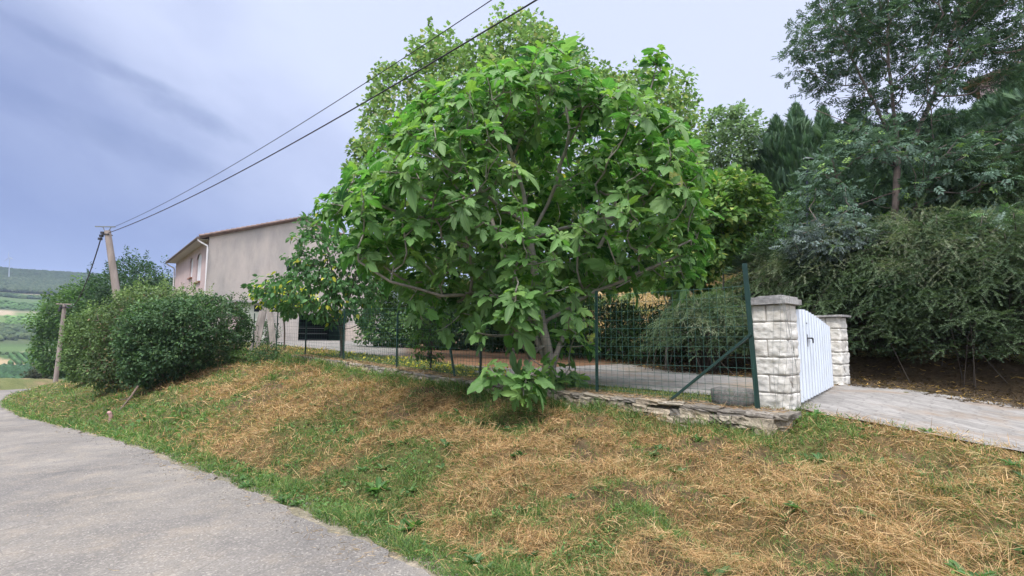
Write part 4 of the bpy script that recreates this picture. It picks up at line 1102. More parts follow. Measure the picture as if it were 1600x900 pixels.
# ------------------------------------------------------------------ wind turbine on the far hill
tp = at(16, 419, 560); gz = float(terrain(tp[0], tp[1])); 
tur = empty('wind_turbine', (tp[0], tp[1], gz), 'tiny white wind turbine on the skyline of the far hill', 'wind turbine')
M['turb'] = plain('turbine_hazed_white', (.30, .33, .40), .5, .3, var=.02)  # white greyed towards blue: distance haze put into the colour
hub = at(15, 403, 560); mb = MB(); tube(mb, [(tp[0], tp[1], gz - 2), (hub[0], hub[1], hub[2])], [.5, .3], 10); mb.build('tower', M['turb'], tur)
mb = MB(); mb.box(hub + np.array([0, 1.5, .2]), (.8, 2.4, .9)); mb.build('nacelle', M['turb'], tur)
for k in range(3):
    a = math.radians(100 + 120 * k); dv = np.array([math.cos(a), 0, math.sin(a)]); mb = MB()
    P = [hub + np.array([0, -.9, 0]) + dv * t for t in (0, 1.2, 4, 8.0)]; tube(mb, P, [.18, .32, .22, .05], 6); mb.build('blade', M['turb'], tur)
# small weathered stake on the verge, dead branch under the hedge
q = hit(172, 657); mb = MB(); tube(mb, [q - [0, 0, .1], q + [0.01, 0, .1], q + [-.02, 0, .19]], [.05, .045, .05], 7); mb.box(q + [-.03, 0, .20], (.09, .08, .07), rot=[[.9, 0, .43], [0, 1, 0], [-.43, 0, .9]])
tag(mb.build('marker_stake', plain('faded_stake', (.36, .22, .20), .9, .1, var=.45, scale=14)), 'short faded reddish stake on the grass verge below the hedge', 'stake')
q0 = hit(186, 644); q1 = hit(214, 622) + [0, 0, .35]; mb = MB(); tube(mb, [q0 + [0, 0, .04], (q0 + q1) / 2 + [.05, 0, .05], q1], [.02, .03, .035], 6); tube(mb, [(q0 + q1) / 2, (q0 + q1) / 2 + [-.35, .1, -.05]], [.02, .008], 5)
tag(mb.build('dead_branch', M['bark_brown']), 'bare dead branch hanging from the foot of the hedge onto the bank', 'branch')
# ------------------------------------------------------------------ the fig tree
rg = np.random.default_rng(11)
def PX(*l): return [at(px, py, Y) for px, py, Y in l]
fig_root = at(862, 610, 9.0); fig_root[2] = -.85
fig_tr = [[fig_root] + PX((856, 545, 8.95), (842, 475, 8.85), (827, 375, 8.75)),
          PX((862, 575, 9.0), (882, 520, 9.1), (905, 450, 9.25), (950, 360, 9.5), (985, 260, 9.6)),
          PX((852, 560, 8.95), (826, 500, 9.2), (800, 420, 9.7), (760, 320, 10.2), (720, 240, 10.4)),
          PX((845, 470, 8.85), (770, 463, 8.3), (690, 462, 7.9), (610, 440, 7.6), (560, 408, 7.5)),
          PX((827, 378, 8.75), (775, 372, 8.2), (730, 388, 7.8), (690, 372, 7.5)),
          PX((827, 375, 8.75), (818, 300, 8.8), (790, 215, 8.9), (775, 140, 9.0)),
          PX((827, 372, 8.75), (868, 290, 8.7), (890, 200, 8.8), (880, 120, 8.9)),
          PX((827, 375, 8.75), (900, 352, 8.4), (960, 338, 8.1), (1010, 318, 7.9), (1062, 275, 7.9)),
          PX((824, 350, 8.75), (755, 300, 8.4), (700, 245, 8.3), (650, 200, 8.4)),
          PX((815, 378, 8.6), (740, 340, 8.2), (660, 340, 7.9), (590, 320, 7.9), (540, 300, 8.0)),
          PX((856, 500, 8.9), (930, 455, 8.2), (1000, 425, 7.8), (1060, 400, 7.8)),
          PX((985, 270, 9.5), (1008, 180, 9.2), (1022, 120, 9.1), (1027, 88, 9.1)),
          PX((850, 540, 8.95), (828, 560, 7.9), (812, 520, 7.2), (806, 470, 6.9)),
          PX((828, 560, 7.9), (822, 590, 7.3), (818, 612, 6.9))]
poly_fig = [(512, 322), (520, 300), (560, 278), (592, 240), (622, 205), (655, 178), (700, 150), (760, 128), (800, 104), (870, 92), (900, 120), (940, 145), (985, 165), (1040, 200), (1080, 245), (1098, 300), (1095, 370), (1088, 425), (1040, 440), (990, 445), (945, 480), (925, 530), (885, 555), (850, 520), (800, 540), (770, 520), (720, 525), (690, 480), (640, 465), (590, 435), (545, 400), (508, 360)]
TG = spread(rg, volume(rg, poly_fig, 8.9, 2.5, 1.9, 2300, shell=.42, shrink=.95, front=.62), .262)
extra = PX((1027, 78, 9.1), (1018, 92, 9.0), (1034, 100, 9.15), (1022, 120, 9.1), (965, 135, 9.2), (955, 150, 9.1), (975, 165, 9.2), (806, 455, 6.85), (830, 470, 6.9), (790, 490, 6.9), (815, 500, 6.95), (840, 500, 7.0), (858, 455, 7.1), (800, 475, 6.8),
           (765, 572, 7.0), (775, 590, 7.0), (822, 590, 6.9), (835, 582, 7.0), (818, 618, 6.85), (812, 605, 7.2), (850, 590, 7.4), (880, 590, 8.2), (890, 575, 8.3), (868, 598, 8.1), (900, 590, 8.4), (860, 575, 8.0),
           (516, 318, 7.6), (525, 335, 7.6), (520, 300, 7.7), (1060, 385, 7.7), (1075, 400, 7.7), (1080, 375, 7.8), (1062, 415, 7.7), (1068, 435, 7.8), (560, 385, 7.4), (580, 395, 7.5), (900, 520, 8.0), (915, 500, 8.0), (925, 535, 8.1), (660, 500, 7.9), (690, 515, 8.0), (745, 520, 7.5), (640, 470, 7.8))
TG = np.vstack([TG, np.array(extra)])
gap = fbm(TG[:, 0] + TG[:, 1] * .7, TG[:, 2] + TG[:, 1] * .5, .9, 77, 2)
thin = (np.abs(TG[:, 0] - .1) < 1.9) & (TG[:, 2] > 1.3) & (TG[:, 2] < 2.25) & (TG[:, 1] < 8.3) & (rg.random(len(TG)) < .4)
TG = TG[((gap > .43) & ~thin) | (np.arange(len(TG)) >= len(TG) - len(extra))]
bd = [at(px, py, 8.9) for px, py in poly_fig[:20]]; cb = np.mean(bd, 0)
for i in range(34):                                          # long shoots breaking the outline
    a_ = bd[i % 19]; b2 = bd[i % 19 + 1]; q_ = a_ + (b2 - a_) * rg.random() + unit(a_ - cb) * rg.uniform(.05, .36); q_[1] += abs(rg.normal()) * .5; TG = np.vstack([TG, q_, q_ + unit(q_ - cb) * -.2 + rg.normal(size=3) * .08])
br, ends = grow(fig_tr, TG, rg, wander=.16, up=.10, tip=.008, rmax=.12, power=2.35, seg=.30, far=.25)
fig = empty('fig_tree', fig_root, 'large spreading fig tree with big lobed leaves standing behind the stone wall', 'tree')
wood(br, 'trunk', plain('fig_bark', (.27, .245, .215), .85, .2, var=.25, scale=9, bumpd=.006, dirt=(.12, .11, .095), dirt_amt=.6), fig)
mb = MB(); pet = MB()
cen = TG.mean(0)
for kind in range(3):
    pass
n = len(TG); per = 8
k = np.repeat(np.arange(n), per); m_ = len(k)
axis = unit(ends * .7 + np.array([0, 0, .45]) + .25 * unit(TG - cen))
e1_ = unit(np.cross(axis, rdir(rg, n))); e2_ = np.cross(axis, e1_)
ph = (np.tile(np.arange(per), n) * 2.4) + np.repeat(rg.random(n) * 6, per)
rank = np.tile(np.arange(per), n) / per                         # 0 youngest, at the tip
rad = e1_[k] * np.cos(ph)[:, None] + e2_[k] * np.sin(ph)[:, None]
tiltup = (1 - rank)
base = TG[k] - axis[k] * (rank * .20)[:, None]
pdir = unit(rad + axis[k] * (.25 + .55 * tiltup)[:, None] + rdir(rg, m_) * .2)
plen = .05 + .10 * rank * rg.uniform(.6, 1.2, m_)
lb = base + pdir * plen[:, None]
size = (.125 + .165 * rank ** .6) * rg.uniform(.60, 1.25, m_)
fwd = unit(rad * .9 + axis[k] * .25 + np.array([0, 0, -.05]) - np.array([0, 0, 1]) * (rank * .62 * rg.random(m_) ** 1.5)[:, None] + rdir(rg, m_) * .30)
upv = unit(np.array([0, 0, .8]) + unit(TG - cen)[k] * .45 + rdir(rg, m_) * .45)
base_c = tint(rg, m_, (.070, .185, .046), (.115, .265, .062), .42, .2)
fresh = (rank < .26) & (rg.random(n)[k] < .65)
dk_ = rg.random(m_) < .16; base_c[dk_] = np.array((.030, .085, .036)); yl_ = rg.random(m_) < .003; base_c[yl_] = np.array((.42, .36, .06)); base_c[fresh] = np.array((.21, .36, .07)) * rg.uniform(.7, 1.15, (fresh.sum(), 1))
lite = (~fresh) & (rg.random(m_) < .16); base_c[lite] = np.array((.16, .28, .09)) * rg.uniform(.8, 1.1, (lite.sum(), 1))
keep = rg.random(m_) < .93
kk = rg.choice(4, m_, p=[.32, .28, .28, .12])
for kind in range(4):
    q = keep & (kk == kind); V_, F_, A_ = FIG[kind]
    inst(mb, V_, F_, lb[q], fwd[q], upv[q], size[q], base_c[q], alpha=A_)
mb.build('foliage', M['fig'], fig)
q = np.where(keep)[0]
PV = np.array([(-.5, 0, 0), (.5, 0, 0), (0, 1, 0), (0, 0, .9), (0, 1, .0)], float)
a = base[q]; bq = lb[q]; sd_ = unit(np.cross(bq - a, [0, 0, 1])) * .0035; upp = np.array([0, 0, .005])
V = np.stack([a - sd_, a + sd_, a + upp, bq - sd_ * .7, bq + sd_ * .7, bq + upp * .7], 1).reshape(-1, 3)
o_ = (np.arange(len(q)) * 6)[:, None]
F = np.concatenate([o_ + [0, 3, 5, 2], o_ + [2, 5, 4, 1], o_ + [1, 4, 3, 0]])
pet.add(V, F, (.20, .30, .08)); 
# young green figs by some tips
fi = rg.choice(n, 150, replace=False); fd = TG[fi] + rdir(rg, 150) * .05
IC = unit(np.array([(0, 0, 1), (.9, 0, .4), (.28, .85, .4), (-.72, .53, .4), (-.72, -.53, .4), (.28, -.85, .4), (.72, .53, -.4), (-.28, .85, -.4), (-.9, 0, -.4), (-.28, -.85, -.4), (.72, -.53, -.4), (0, 0, -1)]))
IF = np.array([[0, 1, 2], [0, 2, 3], [0, 3, 4], [0, 4, 5], [0, 5, 1], [1, 6, 2], [2, 7, 3], [3, 8, 4], [4, 9, 5], [5, 10, 1], [2, 6, 7], [3, 7, 8], [4, 8, 9], [5, 9, 10], [1, 10, 6], [11, 7, 6], [11, 8, 7], [11, 9, 8], [11, 10, 9], [11, 6, 10]])
inst(pet, IC, IF, fd, rdir(rg, 150), rdir(rg, 150), .022, np.tile((.13, .24, .05), (150, 1)))
pet.build('leaf_stalks', M['leaf'], fig)

# ------------------------------------------------------------------ broadleaf trees and shrubs made of leaf clusters
def leafy(name, label, cat, poly, Y0, T, E, n, mind, rad, per, size, TV, base, alt, mat_='leaf', bark='bark_brown', trunks=None, group=None, fresh=None, p_fresh=0., seed=1, shell=.45, TF=OVAL_F,
          wander=.1, tip=.008, p_alt=.3, upn=.8, droop=.2, flat=.75, base_pt=None, rmax=.25, extra=None, shrink=.95, front=.6, wood_name='trunk', shoots=0):
    rg = np.random.default_rng(seed)
    C = spread(rg, volume(rg, poly, Y0, T, E, n, shell=shell, shrink=shrink, front=front), mind)
    if extra is not None: C = np.vstack([C, extra])
    gz = lambda p: float(terrain(p[0], p[1], False))
    keepm = np.array([p[2] > gz(p) + .05 for p in C]); C = C[keepm]
    if base_pt is None: base_pt = np.array([C[:, 0].mean(), Y0, 0])
    base_pt = np.array(base_pt, float); base_pt[2] = gz(base_pt)
    if trunks is None:
        c = C.mean(0); trunks = [[base_pt - [0, 0, .2], base_pt + (c - base_pt) * .45, c + [0, 0, .3]]]
    else: trunks = [[np.array(base_pt) - [0, 0, .2]] + [np.array(p) for p in trunks[0]]] + trunks[1:]
    br, ends = grow(trunks, C, rg, wander=wander, tip=tip, rmax=rmax, seg=.6 if rad > .3 else .35)
    t = empty(name, base_pt, label, cat, group)
    wood(br, wood_name, M[bark], t, sides=4)
    mb = MB(); clumps(mb, rg, C, rad, per, size, TV, TF, base, alt, p_alt=p_alt, fresh=fresh, p_fresh=p_fresh, upn=upn, droop=droop, flat=flat)
    if shoots:
        q = rg.choice(len(C), shoots); up_ = C[q] + unit(C[q] - C.mean(0)) * rad * .6 + np.c_[rg.normal(size=(shoots, 2)) * rad * .4, rg.uniform(.1, .8, shoots) * rad]
        clumps(mb, rg, np.vstack([up_, up_ + [0, 0, rad * .5]]), rad * .38, max(6, per // 6), size * .9, TV, TF, alt, alt, p_alt=p_alt, flat=1.5, upn=upn)
    mb.build('foliage', M[mat_], t)
    return t
leafy('linden_tree', 'tall dense pale-leaved tree towering directly behind the fig tree', 'tree',
      [(545, 300), (545, 262), (565, 225), (555, 195), (585, 175), (580, 138), (605, 118), (645, 125), (650, 88), (690, 70), (722, 98), (745, 75), (765, 60), (815, 52), (862, 62), (885, 92), (915, 95), (935, 130), (985, 130), (1050, 150), (1082, 175), (1095, 240), (1100, 330), (1080, 440), (900, 470), (650, 470), (580, 440), (550, 370)],
      18.2, 3.8, 3.6, 1900, .52, .46, 64, .135, HEART_V, (.135, .215, .085), (.175, .265, .105), fresh=(.30, .32, .14), p_fresh=.14, seed=21, shoots=160, shrink=.955, bark='bark_grey', base_pt=at(800, 560, 17.8), rmax=.28, shell=.3, front=.7,
      trunks=[[at(802, 480, 17.8), at(805, 350, 17.6), at(810, 120, 17.5)], PX((802, 470, 17.8), (720, 350, 17.4), (640, 200, 17.2)), PX((802, 470, 17.8), (890, 350, 17.4), (990, 230, 17.2))])
leafy('pale_tree', 'pale open-crowned tree between the dense tree and the conifers', 'tree',
      [(1085, 260), (1090, 195), (1110, 172), (1145, 178), (1172, 200), (1178, 235), (1168, 290), (1150, 340), (1090, 340)], 24, 2.4, 1.6, 420, .5, .42, 70, .15, HEART_V, (.14, .21, .115), (.18, .25, .13), seed=22, bark='bark_grey', shell=.5,
      base_pt=at(1128, 420, 24), trunks=[[at(1128, 340, 24), at(1130, 240, 24)]])
leafy('maple_tree', 'low yellow-green tree with tips reaching past the right side of the fig', 'tree',
      [(1050, 330), (1075, 290), (1120, 270), (1165, 285), (1184, 315), (1180, 352), (1150, 372), (1125, 405), (1108, 440), (1060, 460), (1010, 450)], 14.2, 1.9, 1.3, 620, .34, .33, 62, .14, HEART_V, (.095, .18, .05), (.14, .23, .06), fresh=(.28, .32, .09), p_fresh=.14, seed=23, bark='bark_grey',
      base_pt=at(1040, 560, 14.2), trunks=[[at(1045, 480, 14.2), at(1090, 370, 14.2)]])
# small fruit tree behind the fence
ft_b = at(531, 562, 15.6)
leafy('fruit_tree', 'small fruit tree with drooping dark leaves and low fork in front of the garage', 'tree',
      [(392, 448), (420, 436), (450, 424), (462, 395), (472, 360), (478, 326), (505, 322), (520, 350), (545, 372), (580, 392), (600, 430), (592, 480), (570, 508), (548, 500), (520, 512), (490, 498), (455, 500), (425, 476), (398, 470)],
      15.5, 1.1, .8, 520, .28, .23, 20, .16, OVAL_V, (.065, .150, .055), (.10, .20, .07), fresh=(.42, .42, .05), p_fresh=.025, seed=24, shrink=.92, bark='bark_dark', upn=.5, droop=.9, wander=.15, tip=.007,
      base_pt=ft_b, rmax=.13, trunks=[[at(533, 520, 15.6), at(527, 495, 15.6), at(520, 430, 15.6), at(505, 360, 15.6)], PX((529, 508, 15.6), (505, 485, 15.5), (470, 465, 15.4), (415, 450, 15.4)), PX((533, 515, 15.6), (545, 470, 15.6), (560, 420, 15.6))])
leafy('yellowing_tree', 'thin small tree with yellowing leaves beside the leaning planks', 'tree',
      [(398, 452), (420, 442), (455, 446), (490, 452), (492, 478), (450, 490), (425, 480), (400, 474)], 19.5, .9, .5, 190, .27, .22, 18, .15, OVAL_V, (.055, .13, .035), (.09, .19, .04), fresh=(.60, .60, .05), p_fresh=.30, seed=25, bark='bark_brown', upn=.5, droop=.7, wander=.2,
      base_pt=at(446, 545, 19.5), rmax=.09, trunks=[[at(444, 505, 19.5), at(441, 488, 19.5), at(430, 470, 19.5)]])
leafy('sapling', 'slim upright sapling with small leaves just behind the middle of the fence', 'tree',
      [(648, 560), (640, 510), (645, 460), (665, 430), (690, 440), (712, 470), (705, 520), (690, 565)], 11.6, .5, .35, 260, .17, .14, 26, .07, OVAL_V, (.055, .12, .035), (.09, .17, .045), seed=26, bark='bark_dark', upn=.4, tip=.005, wander=.08,
      base_pt=at(672, 580, 11.6), rmax=.035, trunks=[[at(674, 540, 11.6), at(672, 450, 11.6)], PX((674, 565, 11.6), (660, 520, 11.6), (652, 460, 11.6))])
# dark shrubs closing the yard behind the fig
for i, (a, b_, Y, top, seed, lab) in enumerate(((565, 690, 27, 425, 31, 'mid green bushy shrub at the left end of the row, right of the garage'), (650, 790, 25.5, 455, 32, 'dark evergreen shrub beyond the yard, seen left of the fig trunk'),
        (755, 905, 23.5, 448, 33, 'dark evergreen shrub directly behind the fig trunk'), (870, 1000, 19.8, 458, 34, 'dark narrow-leaved shrub behind the fence right of the fig trunk'), (950, 1075, 17.0, 478, 35, 'low dark shrub between the narrow-leaved shrub and the silvery bush'))):
    Y2 = Y; c = (a + b_) / 2
    leafy('evergreen_shrub', lab, 'shrub', [(a, 572), (a - 5, 530), (a + 12, top + 18), (c, top), (b_ - 12, top + 12), (b_ + 5, 530), (b_, 575)], Y2, 1.5, .9, 520, .40, .36, 60, .17, LANCE_V if seed in (34, 35) else OVAL_V,
          (.026, .052, .022) if i else (.06, .115, .035), (.042, .078, .030) if i else (.09, .16, .04), mat_='leaf_dull', bark='bark_dark', group='shrub row closing the yard', seed=seed, upn=.5)

# ------------------------------------------------------------------ conifers
def conifer(label, ptop, Y, width, seed, zbase=None, n=1500, tone=1.0, lean=0):
    rg = np.random.default_rng(seed)
    top = at(*ptop, Y); bz = float(terrain(top[0], top[1], False)) if zbase is None else zbase
    H = top[2] - bz; t = empty('conifer', (top[0], top[1], bz), label, 'conifer', 'dark conifers along the top of the slope')
    mb = MB(); tube(mb, [(top[0] + lean, top[1], bz - .2), (top[0], top[1], bz + H * .5), tuple(top)], [.16, .10, .015], 7); mb.build('trunk', M['bark_dark'], t)
    u = rg.random(n) ** .8; h = u; R = width * 1.15 * (1 - h) ** .62 * (.8 + .2 * np.sin(h * 9 + seed))
    a = rg.random(n) * 2 * PI; lobes = 1 + .22 * np.sin(a * 3 + seed) + .15 * np.sin(a * 5 + h * 14)
    r = R * lobes * rg.uniform(.35, 1.0, n) ** .5
    pos = np.c_[top[0] + np.cos(a) * r, top[1] + np.sin(a) * r, bz + .15 + h * (H - .25)]
    outw = np.c_[np.cos(a), np.sin(a), np.zeros(n)]
    fwd = unit(outw * (1.0 - .55 * h)[:, None] + np.array([0, 0, .55]) + h[:, None] * np.array([0, 0, .9]) + rdir(rg, n) * .35)
    upv = unit(np.array([0, 0, 1.]) + rdir(rg, n) * .7 + outw * .2)
    col = tint(rg, n, np.array((.085, .150, .095)) * tone, np.array((.125, .20, .115)) * tone, .35, .18)
    mb = MB(); inst(mb, FROND_V, FROND_F, pos - fwd * .25, fwd, upv, rg.uniform(.45, .95, n) * (1 - .55 * h), col)
    # leader and side leaders
    q = 40; hh = np.linspace(.0, 1, q); p2 = np.c_[np.full(q, top[0]), np.full(q, top[1]), top[2] - 1.7 + hh * 1.75]
    inst(mb, FROND_V, FROND_F, p2, unit(np.c_[rg.normal(size=(q, 2)) * .75, np.full(q, .9)]), rdir(rg, q), .62 * (1.25 - hh), col[:q])
    for j in range(5):                                        # side leaders
        a_ = rg.random() * 6.28; rr_ = width * rg.uniform(.25, .7); c_ = np.array([top[0] + math.cos(a_) * rr_, top[1] + math.sin(a_) * rr_, top[2] - rg.uniform(.5, 1.6)]); q = 16; hh = np.linspace(0, 1, q)
        inst(mb, FROND_V, FROND_F, c_ + np.c_[hh * 0, hh * 0, hh * 1.1 - 1.1], unit(np.c_[rg.normal(size=(q, 2)) * .7, np.full(q, .9)]), rdir(rg, q), .5 * (1.25 - hh), col[:q])
    mb.build('foliage', M['needle'], t)
for k, (px, py, Y, w, lab, tone) in enumerate((
        (1193, 238, 22.5, 1.5, 'short dark conifer at the left end of the row, beside the pale tree', 1.1), (1212, 182, 22, 1.6, 'pointed conifer, second from the left end of the row', 1.0), (1243, 162, 21.5, 1.7, 'tallest pointed conifer left of the garden lamp', 1.05),
        (1284, 168, 21, 1.8, 'broad conifer with feathery tip just right above the garden lamp', 1.1), (1335, 175, 20.5, 2.0, 'conifer half hidden behind the left side of the slender tree', .9), (1402, 180, 20, 2.1, 'conifer directly behind the slender tree trunk', .85),
        (1470, 172, 19.2, 2.2, 'conifer under the roof corner right of the slender trunk', .85), (1545, 150, 18, 2.3, 'dark broad conifer in front of the hillside roof', .95), (1605, 95, 16, 2.4, 'large dark conifer at the right edge', 1.0), (1672, 110, 15.5, 2.2, 'last conifer, cut by the right edge', 1.0))):
    conifer(lab, (px, py), Y, w, 50 + k, n=2300 if k < 4 else 2600, tone=tone)

# ------------------------------------------------------------------ slender tree on the right
rgs = np.random.default_rng(61)
Ya = 13.0
ash_base = at(1396, 430, Ya)
lim = [[at(1397, 360, Ya), at(1402, 262, Ya), at(1400, 200, Ya), at(1388, 100, Ya), at(1385, -60, Ya)],
       PX((1402, 265, Ya), (1440, 190, 12.9), (1475, 110, 12.8), (1500, 10, 12.8), (1515, -80, 12.8)),
       PX((1400, 230, Ya), (1350, 130, 13.2), (1310, 50, 13.3), (1290, -20, 13.4)),
       PX((1402, 262, Ya), (1370, 215, 12.6), (1320, 190, 12.3), (1270, 170, 12.2)),
       PX((1400, 300, Ya), (1340, 320, 12.2), (1290, 350, 11.7), (1255, 365, 11.4))]
polyU = [(1238, 85), (1245, 40), (1275, 5), (1300, -60), (1400, -110), (1560, -120), (1680, -60), (1680, 60), (1600, 120), (1560, 130), (1510, 190), (1440, 235), (1370, 240), (1330, 190), (1330, 150), (1275, 118)]
polyL = [(1245, 320), (1262, 260), (1300, 212), (1340, 190), (1400, 225), (1480, 220), (1560, 180), (1640, 160), (1660, 320), (1560, 345), (1480, 345), (1420, 330), (1330, 345), (1290, 400), (1245, 395), (1225, 345)]
CU = spread(rgs, volume(rgs, polyU, Ya, 2.1, 1.8, 900, shell=.6, shrink=.97), .38)
CL = spread(rgs, volume(rgs, polyL, 12.7, 1.5, 1.2, 620, shell=.5, shrink=.96, front=.6), .38)
keepU = fbm(CU[:, 0] * 1.0, CU[:, 2], 1.1, 5, 3) > .40; CU = CU[keepU]
pp_ = np.c_[800 + 800 * CL[:, 0] / CL[:, 1], 535 - 800 * CL[:, 2] / CL[:, 1]]
CL = CL[~((np.abs(pp_[:, 0] - 1402) < 42) & (pp_[:, 1] > 262) & (CL[:, 1] < 13.6))]
C = np.vstack([CU, CL])
bpt = np.array([ash_base[0], ash_base[1], float(terrain(ash_base[0], ash_base[1], False))])
br, ends = grow([[bpt - [0, 0, .3]] + lim[0]] + lim[1:], C, rgs, wander=.12, tip=.009, rmax=.125, seg=.5)
ash = empty('ash_tree', bpt, 'slender tree with a bare grey trunk and loose feathery crown above the hedge', 'tree')
wood(br, 'trunk', plain('slender_trunk_bark', (.19, .15, .14), .85, .2, var=.25, scale=9, bumpd=.008), ash, sides=5)
mb = MB()
clumps(mb, rgs, CU, .34, 30, .215, ASH_V, ASH_F, (.060, .105, .075), (.090, .145, .085), p_alt=.35, flat=.6, droop=.3, upn=.8, center=at(1400, 200, Ya))
clumps(mb, rgs, CL, .40, 24, .24, ASH_V, ASH_F, (.085, .140, .10), (.125, .19, .15), p_alt=.4, fresh=(.18, .28, .09), p_fresh=.06, flat=.5, droop=.25, upn=1.1, center=at(1400, 300, Ya))
mb.build('foliage', M['leaf_dull'], ash)

# ------------------------------------------------------------------ arching silver-green shrubs
def arching(label, c, R, H, n, seed, tone=1.0, hues=((.090, .130, .070), (.190, .215, .140), (.055, .090, .048)), low=.35, cat='shrub', group='arching silver-green shrubs along the drive', sz=.33):
    rg = np.random.default_rng(seed); c = np.array(c, float); c[2] = float(terrain(c[0], c[1], False))
    t = empty('arching_shrub', c, label, cat, group)
    wb = MB(); mb = MB(); pos = []; fw = []; up = []; col = []; sc = []
    for i in range(n):
        a = rg.random() * 2 * PI; hh = low + (1 - low) * rg.random() ** .75
        dirh = np.array([math.cos(a), math.sin(a), 0]); L_ = R * rg.uniform(.6, 1.15) * math.sqrt(max(.12, 1.05 - hh * hh * .85))
        p0 = c + dirh * R * .15 * rg.random() + np.array([0, 0, .05]); k1 = c + dirh * L_ * .45 + np.array([0, 0, H * hh * rg.uniform(.9, 1.1)]); p2 = c + dirh * L_ * 1.08 + np.array([0, 0, H * hh * rg.uniform(.62, .88) - .12])
        side = np.array([-dirh[1], dirh[0], 0]) * rg.normal() * .35; p2 = p2 + side
        P = [(1 - u) ** 2 * p0 + 2 * u * (1 - u) * (k1 * 1.0 + np.array([0, 0, H * hh * .35])) + u * u * p2 for u in np.linspace(0, 1, 8)]
        if i % 3 == 0: tube(wb, P[:7], np.linspace(.016, .004, 7), 4, caps=False)
        tone_i = rg.uniform(.75, 1.25); hc = np.array(hues[0]) if rg.random() < .55 else np.array(hues[1] if hh > .6 and rg.random() < .7 else hues[2])
        for u in np.arange(.42, 1.01, .066):
            p = (1 - u) ** 2 * p0 + 2 * u * (1 - u) * (k1 + np.array([0, 0, H * hh * .35])) + u * u * p2
            tdir = unit(2 * (1 - u) * (k1 + np.array([0, 0, H * hh * .35]) - p0) + 2 * u * (p2 - k1 - np.array([0, 0, H * hh * .35])))
            sidev = unit(np.cross(tdir, [0, 0, 1]))
            for sg in (-1, 1):
                pos.append(p); fw.append(tdir * .8 + sidev * sg * rg.uniform(.1, 1.2) + np.array([0, 0, rg.normal() * .30 + .05]) + rg.normal(size=3) * .15); up.append(np.array([0, 0, 1]) + rg.normal(size=3) * .3)
                col.append(hc * tone * tone_i * rg.uniform(.8, 1.2)); sc.append(sz * rg.uniform(.65, 1.15) * (1.15 - .4 * u))
    inst(mb, SPRIG_V, SPRIG_F, np.array(pos), np.array(fw), np.array(up), np.array(sc), np.array(col))
    for k in range(14):
        a = rg.random() * 2 * PI; q = c + np.array([math.cos(a), math.sin(a), 0]) * R * .95 * rg.random() ** .5
        e = c + np.array([math.cos(a + rg.normal() * .5), math.sin(a + rg.normal() * .5), 0]) * R * .5 + np.array([0, 0, H * rg.uniform(.3, .6)])
        q[2] = float(terrain(q[0], q[1], False)); tube(wb, [q, (q + e) / 2 + rg.normal(size=3) * .16, e], [.009, .007, .004], 4, caps=False)
    wb.build('branches', M['bark_dark'], t); mb.build('foliage', M['leaf_dull'], t); return t
arching('silvery arching bush behind the fence left of the near gate pillar', at(1105, 560, 12.9), 1.65, 2.05, 420, 71, tone=1.3, sz=.27)
arching('arching bush rising behind the white gate and the far pillar', at(1245, 560, 13.2), 1.9, 2.75, 420, 72, tone=1.2)
arching('low spreading bush higher up the slope above the near gate pillar', at(1190, 430, 15.8), 1.7, 1.25, 220, 76, tone=1.35, low=.2, sz=.27)
arching('overhanging bush right of the far pillar with dark hollow below', at(1358, 560, 11.6), 2.15, 2.95, 640, 73, tone=1.1, low=.05)
arching('overhanging bush in the middle of the hedge right of the gate', at(1468, 560, 10.7), 2.1, 3.0, 640, 74, tone=1.1, low=.05)
arching('overhanging bush of the hedge at the right edge with low hanging sprays', at(1590, 560, 9.7), 2.05, 3.0, 680, 75, tone=1.05, low=.03)
arching('tall bush standing behind the right part of the hedge', at(1540, 500, 12.6), 2.3, 3.6, 420, 77, tone=.85, low=.4, hues=((.075, .125, .065), (.14, .19, .11), (.055, .095, .05)))
# grey-blue low tree left of the slender trunk, and fresh green maple boughs at the right
leafy('grey_leaved_shrub', 'grey-blue leaved shrub in front of the garden lamp above the far pillar', 'shrub', [(1228, 385), (1250, 358), (1300, 345), (1350, 340), (1372, 375), (1350, 410), (1300, 420), (1262, 412)], 11.6, .8, .5, 260, .25, .24, 20, .21, np.array(ASH_V),
      (.095, .125, .122), (.15, .185, .18), mat_='leaf_dull', bark='bark_brown', seed=81, TF=ASH_F, upn=1.2, flat=.35, base_pt=at(1330, 460, 12.0), tip=.007, trunks=[[at(1330, 410, 12.0), at(1310, 385, 11.8)]])
leafy('grey_leaved_shrub', 'grey-blue boughs reaching over the hedge right of the slender trunk', 'shrub', [(1440, 385), (1480, 345), (1540, 330), (1600, 335), (1640, 360), (1620, 395), (1540, 410), (1470, 415)], 10.2, .8, .5, 260, .27, .25, 18, .23, np.array(ASH_V),
      (.085, .125, .10), (.14, .19, .16), mat_='leaf_dull', bark='bark_brown', seed=82, TF=ASH_F, upn=1.2, flat=.35, fresh=(.14, .26, .10), p_fresh=.12, base_pt=at(1560, 460, 11.0), tip=.007, trunks=[[at(1560, 420, 11.0), at(1540, 380, 10.6)]])
leafy('bright_shrub', 'bright yellow-green shrub glimpsed behind the slender trunk', 'shrub', [(1405, 330), (1425, 300), (1480, 300), (1550, 305), (1560, 335), (1500, 345), (1430, 350)], 15.6, .9, .5, 200, .3, .28, 40, .12, HEART_V, (.12, .22, .04), (.18, .28, .05), seed=83, base_pt=at(1480, 400, 15.6))
